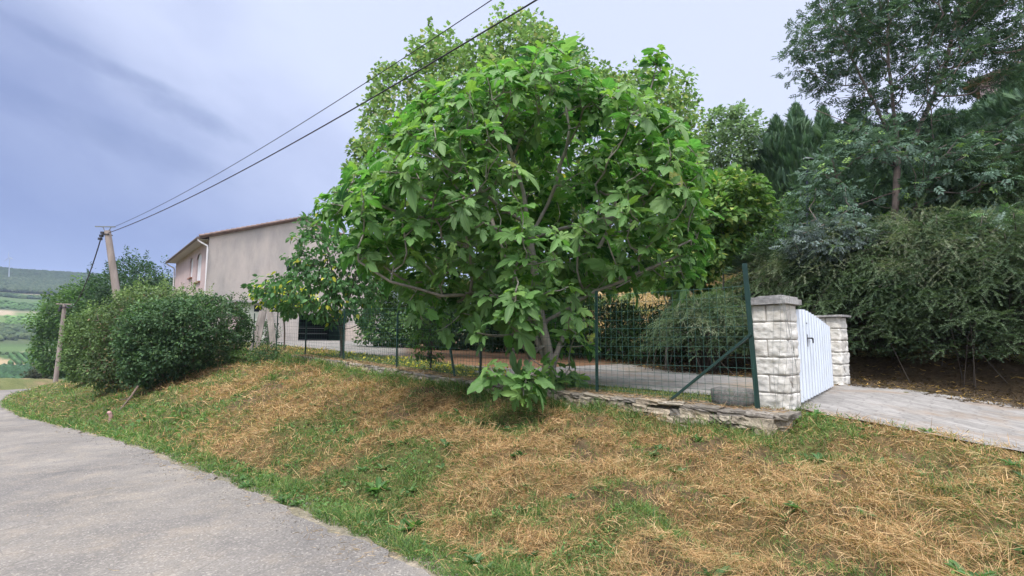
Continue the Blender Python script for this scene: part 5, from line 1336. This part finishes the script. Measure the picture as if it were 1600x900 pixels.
leafy('low_green_shrub', 'mid green shrub at the foot of the conifers behind the lamp', 'shrub', [(1170, 395), (1185, 350), (1230, 300), (1290, 310), (1320, 370), (1300, 400), (1200, 405)], 19.5, 1.2, .8, 320, .38, .34, 44, .14, OVAL_V, (.045, .085, .035), (.075, .14, .045), seed=84, base_pt=at(1240, 420, 19.5), fresh=(.13, .22, .06), p_fresh=.08)

# ------------------------------------------------------------------ hedge and trees at the left
rgh = np.random.default_rng(90)
def dead(mb, rg):
    pass
leafy('hedge_bush', 'dark glossy hedge bush nearest the leaning planks, largest of the left hedge', 'hedge', [(262, 614), (225, 600), (212, 545), (222, 490), (258, 466), (290, 470), (312, 460), (340, 458), (362, 466), (374, 490), (378, 525), (370, 555), (350, 572), (326, 582), (292, 606)],
      17.8, 1.9, .7, 1700, .24, .25, 62, .095, OVAL_V, (.048, .094, .045), (.080, .140, .062), fresh=(.10, .17, .06), p_fresh=.12, mat_='leaf_dull', bark='bark_brown', seed=91, shoots=120, shrink=.90, tip=.007, wander=.15, group='hedge bushes along the bank', shell=.3)
leafy('hedge_bush', 'hedge bush with bare brown twigs showing, below the near leaning pole', 'hedge', [(168, 612), (152, 590), (150, 545), (158, 500), (180, 474), (212, 462), (250, 468), (272, 500), (270, 560), (262, 615), (222, 628), (200, 618)],
      19.2, 1.3, .9, 700, .27, .26, 50, .10, OVAL_V, (.075, .115, .050), (.11, .165, .065), fresh=(.20, .14, .09), p_fresh=.08, mat_='leaf_dull', bark='bark_brown', seed=92, shoots=70, tip=.010, wander=.22, group='hedge bushes along the bank', shell=.4)
leafy('hedge_bush', 'pale green clipped hedge bush beside the small grey pole', 'hedge', [(124, 590), (120, 545), (126, 512), (140, 488), (160, 478), (178, 490), (182, 560), (180, 602), (140, 600)],
      25, 1.6, 1.0, 700, .32, .32, 60, .12, OVAL_V, (.10, .16, .06), (.15, .22, .08), mat_='leaf_dull', bark='bark_brown', seed=93, shoots=60, group='hedge bushes along the bank', shell=.3)
leafy('hedge_bush', 'light green loose hedge bush behind the near leaning pole below the house', 'hedge', [(172, 500), (182, 472), (205, 450), (240, 445), (268, 450), (300, 452), (325, 462), (310, 500), (200, 520)],
      20.5, 1.2, .8, 460, .33, .30, 56, .10, OVAL_V, (.11, .165, .065), (.16, .22, .085), mat_='leaf_dull', bark='bark_brown', seed=94, shoots=60, group='hedge bushes along the bank', shell=.35)
leafy('field_tree', 'bright green bushy tree behind the small grey pole at the bend', 'tree', [(72, 590), (72, 530), (78, 490), (92, 462), (120, 446), (150, 436), (178, 440), (205, 470), (205, 560), (180, 595), (120, 598)],
      54, 4.0, 3.0, 1000, .85, .85, 80, .30, OVAL_V, (.060, .120, .038), (.095, .165, .05), seed=95, shoots=80, shrink=.86, base_pt=at(130, 590, 54), shell=.3)
leafy('field_tree', 'dark green tree between the near leaning pole and the house', 'tree', [(158, 450), (160, 436), (185, 430), (196, 432), (199, 412), (210, 405), (222, 408), (236, 420), (255, 432), (270, 445), (272, 500), (170, 500)],
      50, 4.0, 2.5, 620, .8, .75, 80, .24, OVAL_V, (.030, .065, .030), (.050, .095, .040), seed=96, shoots=60, base_pt=at(225, 540, 50), shell=.35)
leafy('verge_bush', 'low dark bush on the brow across the bend of the lane', 'bush', [(45, 592), (52, 578), (70, 572), (92, 570), (96, 592)], 62, 1.6, .9, 260, .5, .45, 60, .2, OVAL_V, (.045, .055, .035), (.075, .08, .045), seed=97, mat_='leaf_dull')
leafy('brow_shrub', 'dark weedy shrub growing in the gap behind the leaning planks', 'shrub', [(404, 548), (406, 515), (416, 500), (432, 508), (440, 548)], 24, .5, .35, 120, .2, .2, 46, .08, OVAL_V, (.040, .075, .035), (.06, .11, .045), seed=100, mat_='leaf_dull', tip=.004)
leafy('brow_shrub', 'small dark green shrub on the brow of the bank in front of the leaning planks', 'shrub', [(398, 568), (396, 548), (412, 536), (436, 538), (448, 556), (440, 572), (415, 574)], 17.2, .5, .35, 120, .17, .16, 46, .06, OVAL_V, (.045, .085, .035), (.07, .13, .045), seed=98, mat_='leaf_dull', tip=.004)
leafy('brow_shrub', 'light weedy shrub at the foot of the hedge above the dry grass', 'shrub', [(355, 572), (362, 552), (385, 545), (402, 556), (400, 578)], 17.6, .4, .3, 90, .17, .15, 40, .06, OVAL_V, (.075, .14, .04), (.12, .19, .05), seed=99, tip=.004)
# dock plant above the verge
def dock(px, py, seed, label, r=.26):
    rg = np.random.default_rng(seed); c = hit(px, py); c[2] = float(terrain(c[0], c[1])); mb = MB(); n = 26
    a = rg.random(n) * 2 * PI; e = rg.uniform(.05, 1.0, n); f = np.c_[np.cos(a) * np.cos(e), np.sin(a) * np.cos(e), np.sin(e)]
    V = LANCE_V * np.array([1.5, 1, 1.8]); inst(mb, V, OVAL_F, np.tile(c, (n, 1)) + rdir(rg, n) * .03, f, np.tile([0, 0, 1.], (n, 1)), r * rg.uniform(.6, 1.2, n), tint(rg, n, (.06, .13, .04), (.10, .19, .05), .4))
    tag(mb.build('dock_plant', M['leaf']), label, 'plant')
dock(590, 768, 3, 'broad-leaved dock plant in the lush green patch above the verge', .17); dock(645, 808 + 20, 4, 'small dock plant on the verge beside the road edge', .12)
dock(820, 875, 5, 'dark leafy weed at the road edge near the bottom of the view', .11); dock(1275, 652, 6, 'leafy weed at the edge of the drive near the pillar', .11)
# ------------------------------------------------------------------ grass: mown straw lying about, green blades standing
rg = np.random.default_rng(5)
def sample_ground(n, rmin, rmax, a0, a1, pw=1.0):
    """points with a density that falls with distance from the viewer's spot"""
    r = np.exp(rg.uniform(math.log(rmin), math.log(rmax), n)); a = np.radians(rg.uniform(a0, a1, n))
    return np.sin(a) * r, np.cos(a) * r, r
def blades(mb, x, y, z, ln, wd, ang, lift, curl, col, tipcol=None):
    """ribbons of two segments and a tip; ang heading, lift how upright (0..1), curl bends them over"""
    n = len(x); h = np.c_[np.cos(ang), np.sin(ang), np.zeros(n)]; side = np.c_[-np.sin(ang), np.cos(ang), np.zeros(n)]
    roll = rg.normal(size=n) * .7; side = side * np.cos(roll)[:, None] + np.array([0, 0, 1.]) * np.sin(roll)[:, None]
    P0 = np.c_[x, y, z]; e0 = lift; e1 = lift - curl; e2 = lift - 2.0 * curl
    def st(p, e, f): return p + (h * np.cos(e)[:, None] + np.array([0, 0, 1.]) * np.sin(e)[:, None]) * (ln * f)[:, None]
    P1 = st(P0, e0, .4); P2 = st(P1, e1, .35); P3 = st(P2, e2, .25)
    w = (wd / 2)[:, None] * side
    V = np.stack([P0 - w, P0 + w, P1 - w, P1 + w, P2 - w * .7, P2 + w * .7, P3], 1).reshape(-1, 3)
    o = (np.arange(n) * 7)[:, None]
    C = np.repeat(col, 7, 0)
    mb.add(V, np.concatenate([o + [0, 1, 3, 2], o + [2, 3, 5, 4]]), C); 
    mb.idx.append((np.concatenate([o + [4, 5, 6]]) + mb.n - len(V)).ravel()); mb.cnt.append(np.full(n, 3))
def on_bank(x, y):
    s, d = xy_sd(x, y); dr = smooth_tab(road_edge, s)
    lim_hi = np.where(s > 2.25, 5.68, 6.55 + .05 * np.clip(-s, 0, 9)); lim_hi = np.where(s > 17.4, 7.5, lim_hi); lim_hi = np.where(s > 24, 5.5, lim_hi)
    wob = (fbm(x, y, .35, 101, 3) - .5) * .22
    return (d > dr + wob + .02) & (d < lim_hi + wob * .5) & (s < 60)
NS = 1000000
x, y, r = sample_ground(NS, 2.2, 45, -58, 60); k = on_bank(x, y); x, y, r = x[k], y[k], r[k]
g = green(x, y); bald = fbm(x, y, .5, 57, 3)
is_straw = rg.random(len(x)) > g * .93
# straw
q = is_straw & ((bald < .63) | (rg.random(len(x)) < .3)); xs, ys, rs = x[q], y[q], r[q]; n = len(xs)
cl = fbm(xs, ys, .16, 111, 2); zs = terrain(xs, ys) + .004 + .10 * sstep(cl, .35, .75) * rg.random(n) 
heads = fbm(xs, ys, .30, 113, 2) * 5 * PI + rg.normal(size=n) * .95
ln = (.035 + .15 * rg.random(n) ** 1.6) * np.clip(rs / 7, .9, 2.0); wd = np.clip(.00068 * rs, .0021, .02) * rg.uniform(.7, 1.3, n)
lift = np.abs(rg.normal(size=n)) * .42; curl = rg.normal(size=n) * .5 + .2
pal = np.array([(.41, .255, .120), (.28, .165, .075), (.52, .37, .20), (.13, .080, .042), (.28, .230, .100)]); pi = rg.choice(5, n, p=[.33, .25, .15, .15, .12])
col = pal[pi] * (1 + .16 * rg.normal(size=(n, 1))).clip(.5, 1.5) * (.80 + .45 * fbm(xs, ys, .8, 117, 3))[:, None]
mb = MB(); blades(mb, xs, ys, zs, ln, wd, heads, lift, curl, col)
# longer bleached stems lying on top in loose swathes
nl = 130000; xl, yl, rl = sample_ground(nl, 2.2, 30, -56, 60); k = on_bank(xl, yl); xl, yl, rl = xl[k], yl[k], rl[k]
sw = fbm(xl, yl, .55, 119, 3); k = (rg.random(len(xl)) < sstep(sw, .45, .66)) & (rg.random(len(xl)) > green(xl, yl)); xl, yl, rl, sw = xl[k], yl[k], rl[k], sw[k]; n2_ = len(xl)
cl2 = (pal[rg.choice([0, 0, 2, 4], n2_)] * rg.uniform(.7, 1.25, (n2_, 1)))
blades(mb, xl, yl, terrain(xl, yl) + .02 + .09 * rg.random(n2_) * sstep(sw, .5, .7), rg.uniform(.09, .26, n2_), np.clip(.00062 * rl, .0021, .015), fbm(xl, yl, .4, 125, 2) * 5 * PI + rg.normal(size=n2_) * .6, np.abs(rg.normal(size=n2_)) * .35, rg.normal(size=n2_) * .45 + .15, cl2)
tag(mb.build('dry_grass', M['straw'], smooth=False), kind='stuff')
# green, denser second sample where it grows
x2, y2, r2 = sample_ground(900000, 2.2, 45, -58, 60); k = on_bank(x2, y2); x2, y2, r2 = x2[k], y2[k], r2[k]; g2 = green(x2, y2)
k = rg.random(len(x2)) < g2 * .9 + .05; xs, ys, rs, gs = x2[k], y2[k], r2[k], g2[k]; n = len(xs)
tf = fbm(xs, ys, .28, 121, 3); zs = terrain(xs, ys)
s_, d_ = xy_sd(xs, ys); foot = np.exp(-((d_ - 5.5) / .35) ** 2) * sstep(s_, 1.8, 2.6) * (1 - sstep(s_, 17, 20))
ln = (.035 + .10 * sstep(tf, .35, .75) * rg.random(n) + .10 * foot * rg.random(n) * 1.6 + .085 * np.exp(-((d_ - smooth_tab(road_edge, s_) - .35) / .28) ** 2) * rg.random(n) * sstep(tf, .3, .6)) * (.65 + .6 * rg.random(n)) * np.clip(rs / 8, 1, 1.7)
wd = np.clip(.0009 * rs, .0026, .028) * rg.uniform(.7, 1.4, n)
ang = rg.random(n) * 2 * PI; lift = rg.uniform(.5, 1.5, n); curl = rg.uniform(.05, .7, n)
pal = np.array([(.095, .180, .042), (.065, .130, .034), (.145, .225, .058), (.24, .24, .095), (.045, .095, .036)]); pi = rg.choice(5, n, p=[.34, .24, .22, .12, .08])
col = pal[pi] * (1 + .15 * rg.normal(size=(n, 1))).clip(.5, 1.5) * (.75 + .5 * fbm(xs, ys, .6, 127, 3))[:, None]
mb = MB(); blades(mb, xs, ys, zs, ln, wd, ang, lift, curl, col)
# small broad leaves of clover and weeds in the verge and at the wall foot
x3, y3, r3 = sample_ground(110000, 2.2, 30, -55, 60); k = on_bank(x3, y3); x3, y3, r3 = x3[k], y3[k], r3[k]; g3 = green(x3, y3); w3 = fbm(x3, y3, .35, 131, 3)
k = (rg.random(len(x3)) < .9 * sstep(w3, .50, .62) * sstep(g3, .5, .8)); x3, y3, r3 = x3[k], y3[k], r3[k]; n = len(x3)
e = rg.uniform(.1, 1.1, n); a = rg.random(n) * 2 * PI
inst(mb, OVAL_V, OVAL_F, np.c_[x3, y3, terrain(x3, y3) + rg.uniform(.005, .06, n)], np.c_[np.cos(a) * np.cos(e), np.sin(a) * np.cos(e), np.sin(e)], np.tile([0, 0, 1.], (n, 1)), np.clip(r3 * .006, .022, .09) * rg.uniform(.6, 1.4, n), tint(rg, n, (.075, .155, .045), (.115, .21, .055), .4))
# low rosettes of weeds scattered through the bank
xr, yr, rr_ = sample_ground(900, 2.6, 22, -50, 55); k = on_bank(xr, yr) & (rg.random(900) < .25 + .6 * green(xr, yr)); xr, yr = xr[k], yr[k]; m2 = len(xr); kk_ = np.repeat(np.arange(m2), 9); n = len(kk_)
e = rg.uniform(.1, .9, n); a = rg.random(n) * 2 * PI
inst(mb, LANCE_V * np.array([1.6, 1, 1.5]), OVAL_F, np.c_[xr[kk_], yr[kk_], terrain(xr, yr)[kk_] + .01], np.c_[np.cos(a) * np.cos(e), np.sin(a) * np.cos(e), np.sin(e)], np.tile([0, 0, 1.], (n, 1)), rg.uniform(.05, .12, m2)[kk_] * rg.uniform(.7, 1.2, n), tint(rg, n, (.065, .135, .045), (.10, .18, .065), .4))
tag(mb.build('green_grass', M['grass'], smooth=False), kind='stuff')
# tall loose stalks below the wall
n = 1500; s = rg.uniform(-1.0, 17, n); d = rg.uniform(5.1, 5.65, n); x, y = sd_xy(s, d); ln = rg.uniform(.10, .20, n) + .2 * (rg.random(n) < .15) * rg.random(n)
mb = MB(); blades(mb, x, y, terrain(x, y), ln, np.full(n, .005), rg.random(n) * 6.3, rg.uniform(.8, 1.5, n), rg.uniform(0, .5, n), tint(rg, n, (.09, .165, .045), (.26, .24, .12), .25))
tag(mb.build('tall_grass_stalks', M['grass'], smooth=False), kind='stuff')
# grass inside the fence, on the slope, litter
x, y, r = sample_ground(260000, 6, 40, -45, 45); s, d = xy_sd(x, y)
k = (s > 2.3) & (d > 6.15) & (d < np.where(s > 9.3, 7.9, 6.95) + (fbm(x, y, .4, 141, 2) - .5) * .3); x, y, r = x[k], y[k], r[k]; n = len(x)
mb = MB(); blades(mb, x, y, terrain(x, y), rg.uniform(.04, .10, n) * np.clip(r / 10, 1, 1.6), np.clip(.0013 * r, .005, .03), rg.random(n) * 6.3, rg.uniform(.4, 1.5, n), rg.uniform(0, .6, n), tint(rg, n, (.09, .145, .04), (.25, .22, .10), .3))
x, y, r = sample_ground(200000, 12, 40, -5, 60); s, d = xy_sd(x, y); k = (d > slope_at(s) + 1.2) & (s < 34); x, y, r = x[k], y[k], r[k]; n = len(x)
gg = sstep(fbm(x, y, 2.2, 67, 4), .42, .60)[:, None]; col = tint(rg, n, (.36, .255, .135), (.26, .19, .10), .4) * (1 - gg) + tint(rg, n, (.085, .14, .045), (.12, .17, .06), .4) * gg
blades(mb, x, y, terrain(x, y), rg.uniform(.10, .25, n), np.clip(.0016 * r, .01, .05), rg.random(n) * 6.3, rg.uniform(.1, 1.2, n), rg.uniform(0, .6, n), col)
tag(mb.build('yard_grass', M['grass'], smooth=False), kind='stuff')
mb = MB()                                                   # needles and dead twigs under the hedge, on the drive's back edge and on the wall
x, y, r = sample_ground(150000, 5, 30, -30, 60); s, d = xy_sd(x, y); ds = slope_at(s)
k = (s > -6) & (s < 20) & (d > ds - 1.75 + (fbm(x, y, .5, 151, 3) - .5) * 1.2) & (d < ds + 1.6); x, y, r = x[k], y[k], r[k]; n = len(x)
cc = tint(rg, n, (.085, .058, .034), (.05, .036, .024), .4, fresh=(.36, .23, .07), p_fresh=.10)
blades(mb, x, y, terrain(x, y, True) + .035, rg.uniform(.04, .13, n), np.clip(.001 * r, .005, .03), rg.random(n) * 6.3, np.abs(rg.normal(size=n)) * .22, rg.normal(size=n) * .2, cc)
n = 5200; s = rg.uniform(2.3, 17.3, n); d = np.clip(rg.normal(5.92, .12, n), 5.70, 6.13); x, y = sd_xy(s, d); z = smooth_tab(terrace_z, s, .3) + .035
blades(mb, x, y, z + .012 * rg.random(n), rg.uniform(.04, .14, n), np.full(n, .006) * np.clip(y / 7, 1, 2), rg.random(n) * 6.3, np.abs(rg.normal(size=n)) * .15, rg.normal(size=n) * .15, tint(rg, n, (.34, .23, .13), (.22, .14, .085), .4))
x, y, r = sample_ground(60000, 2.2, 20, -58, 25); s, d = xy_sd(x, y); dr = smooth_tab(road_edge, s)
k = (rg.random(len(x)) < np.exp(-((d - dr + .10) / .22) ** 2) * .5 * sstep(fbm(x, y, .5, 161, 3), .40, .6) + .002) & (d < dr + .35) & (d > dr - 3); x, y, r = x[k], y[k], r[k]; n = len(x)
blades(mb, x, y, terrain(x, y) + .026, rg.uniform(.03, .10, n), np.clip(.0007 * r, .0022, .02), rg.random(n) * 6.3, np.abs(rg.normal(size=n)) * .1, rg.normal(size=n) * .15, tint(rg, n, (.36, .26, .15), (.20, .14, .09), .4))
tag(mb.build('leaf_litter', M['straw'], smooth=False), kind='stuff')
mb = MB(); n = 700; s = rg.uniform(8, 24, n); d = rg.uniform(6.2, 8.2, n); x, y = sd_xy(s, d)
inst(mb, OVAL_V, OVAL_F, np.c_[x, y, terrain(x, y) + .05], rdir(rg, n), np.tile([0, 0, 1.], (n, 1)) + rg.normal(size=(n, 3)) * .4, rg.uniform(.07, .12, n), tint(rg, n, (.52, .46, .07), (.40, .30, .08), .4))
tag(mb.build('fallen_leaves', M['leaf'], smooth=False), kind='stuff')
# loose gravel along the road edge
mb = MB(); x, y, r = sample_ground(60000, 2.2, 22, -58, 20); s, d = xy_sd(x, y); dr = smooth_tab(road_edge, s); dd = np.abs(d - dr + .08) / .28
k = (rg.random(len(x)) < np.exp(-dd * dd) * .9 + .006) & (d < dr + .3) & (d > dr - 4); x, y, r, s = x[k], y[k], r[k], s[k]; n = len(x)
OC = np.array([(1, 0, 0), (0, 1, 0), (-1, 0, 0), (0, -1, 0), (0, 0, .7), (0, 0, -.7)], float); OF = np.array([[0, 1, 4], [1, 2, 4], [2, 3, 4], [3, 0, 4], [1, 0, 5], [2, 1, 5], [3, 2, 5], [0, 3, 5]])
zz = terrain(x, y) + .025
inst(mb, OC, OF, np.c_[x, y, zz], rdir(rg, n), rdir(rg, n), np.clip(.0008 * r, .0028, .009) * rg.uniform(.5, 1.6, n), tint(rg, n, (.24, .22, .195), (.15, .135, .12), .4, fresh=(.38, .35, .31), p_fresh=.12))
m, nt, b = new_mat('gravel_stone'); L(nt, attr(nt), b.inputs['Base Color']); b.inputs['Roughness'].default_value = .9
tag(mb.build('gravel', m, smooth=False), kind='stuff')

# ------------------------------------------------------------------ the valley: woods, hedgerows and vine rows
rg = np.random.default_rng(8)
def lumps(mb, P, size, base, alt):
    n = len(P); V = IC * (1 + .0 * IC)
    inst(mb, V, IF, P, rdir(rg, n), rdir(rg, n), size, tint(rg, n, base, alt, .35, .14))
M['far_leaf'] = plain('far_foliage', (.05, .08, .04), 1, .05)
nt = M['far_leaf'].node_tree; L(nt, attr(nt), nt.nodes['Principled BSDF'].inputs['Base Color'])
mb = MB(); n = 36000; a = np.radians(rg.uniform(-52, -26, n)); r = np.sqrt(rg.uniform(655 ** 2, 930 ** 2, n)); x, y = np.sin(a) * r, np.cos(a) * r
k = r > 662; x, y, r = x[k], y[k], r[k]
sz = rg.uniform(1.0, 2.6, len(x)) * (1 + .6 * sstep(r, 780, 830)); z = terrain(x, y) + sz * .5 + 1
dk = sstep(r, 770, 830)[:, None]
mb.add(np.zeros((0, 3)), np.zeros((0, 3), int), np.zeros((0, 4)))
V0 = np.c_[x, y, z]; col = tint(rg, len(x), (.040, .060, .034), (.060, .080, .044), .35, .14) * (1 - dk) + tint(rg, len(x), (.028, .046, .026), (.035, .05, .028), .3, .2) * dk
inst(mb, IC, IF, V0, rdir(rg, len(x)), rdir(rg, len(x)), sz, col)
tag(mb.build('hill_woodland', M['far_leaf'], smooth=False), kind='stuff')
mb = MB()
def band(r0, r1, n, sz0, sz1, base, alt, thr=.5, sc=30, seed=5):
    a = np.radians(rg.uniform(-54, -34, n)); r = rg.uniform(r0, r1, n); x, y = np.sin(a) * r, np.cos(a) * r
    k = fbm(x, y, sc, seed, 3) > thr; x, y = x[k], y[k]; sz = rg.uniform(sz0, sz1, len(x)); inst(mb, IC, IF, np.c_[x, y, terrain(x, y) + sz * .4], rdir(rg, len(x)), rdir(rg, len(x)), sz, tint(rg, len(x), base, alt, .35, .2))
band(379, 440, 5200, .9, 2.8, (.050, .075, .036), (.075, .10, .046), .40, 20, 7)
band(441, 446, 500, .5, 1.0, (.04, .065, .03), (.06, .09, .04), .3)
band(621, 629, 900, 1.4, 3.0, (.035, .06, .03), (.06, .09, .04), .2)
band(333, 337, 300, .4, .9, (.05, .08, .03), (.06, .09, .04), .35)
tag(mb.build('valley_bushes', M['far_leaf'], smooth=False), kind='stuff')
def vines(name, r0, r1, a0, a1, step, heading, w, h, col, every=3.0):
    """rows of vines inside a sector of the valley floor"""
    mb = MB(); hd = math.radians(heading); dv = np.array([math.sin(hd), math.cos(hd)]); pv = np.array([dv[1], -dv[0]])
    am = math.radians((a0 + a1) / 2); rm = (r0 + r1) / 2; c = np.array([math.sin(am), math.cos(am)]) * rm; half = (r1 - r0) * .9 + rm * math.radians(a1 - a0)
    P = []
    for o in np.arange(-half, half, step):
        t = np.arange(-half, half, every) + rg.random() * every; q = c + pv * o + t[:, None] * dv; r = np.hypot(q[:, 0], q[:, 1]); a = np.degrees(np.arctan2(q[:, 0], q[:, 1])); k = (r > r0) & (r < r1) & (a > a0) & (a < a1); P.append(q[k])
    P = np.concatenate(P); n = len(P); z = terrain(P[:, 0], P[:, 1])
    V = IC * np.array([w, every * .62, h]); f = np.tile([dv[0], dv[1], 0.], (n, 1)) + rg.normal(size=(n, 3)) * .05
    inst(mb, V, IF, np.c_[P, z + h * .5], f, np.tile([0, 0, 1.], (n, 1)), rg.uniform(.85, 1.15, n), tint(rg, n, col, tuple(1.3 * v for v in col), .3, .12))
    tag(mb.build(name, M['far_leaf'], smooth=False), kind='stuff')
vines('vineyard', 236, 296, -46, -43.0, 4.2, -88, 1.1, 1.5, (.032, .065, .028), 2.6)
vines('vineyard', 303, 331, -44.2, -38, 2.6, -52, .8, 1.3, (.050, .10, .034), 2.6)
vines('vineyard', 452, 500, -44.8, -38, 6.0, -80, 1.3, 1.2, (.085, .15, .045), 5.0)
vines('vineyard', 542, 582, -47, -36, 6.0, -85, 1.5, 1.3, (.060, .11, .038), 6.0)

# ------------------------------------------------------------------ the air of the valley
mb = MB(); mb.box((0, 2500, 60), (9000, 9000, 420))
hz = mb.build('haze', None, None, smooth=False); tag(hz, kind='stuff')
m = bpy.data.materials.new('valley_haze'); m.use_nodes = True; nt = m.node_tree; nt.nodes.clear()
o = N(nt, 'ShaderNodeOutputMaterial'); v = N(nt, 'ShaderNodeVolumePrincipled')
v.inputs['Color'].default_value = (.62, .74, .98, 1); v.inputs['Density'].default_value = .00026; v.inputs['Anisotropy'].default_value = .0
L(nt, v.outputs[0], o.inputs['Volume']); hz.data.materials.append(m)
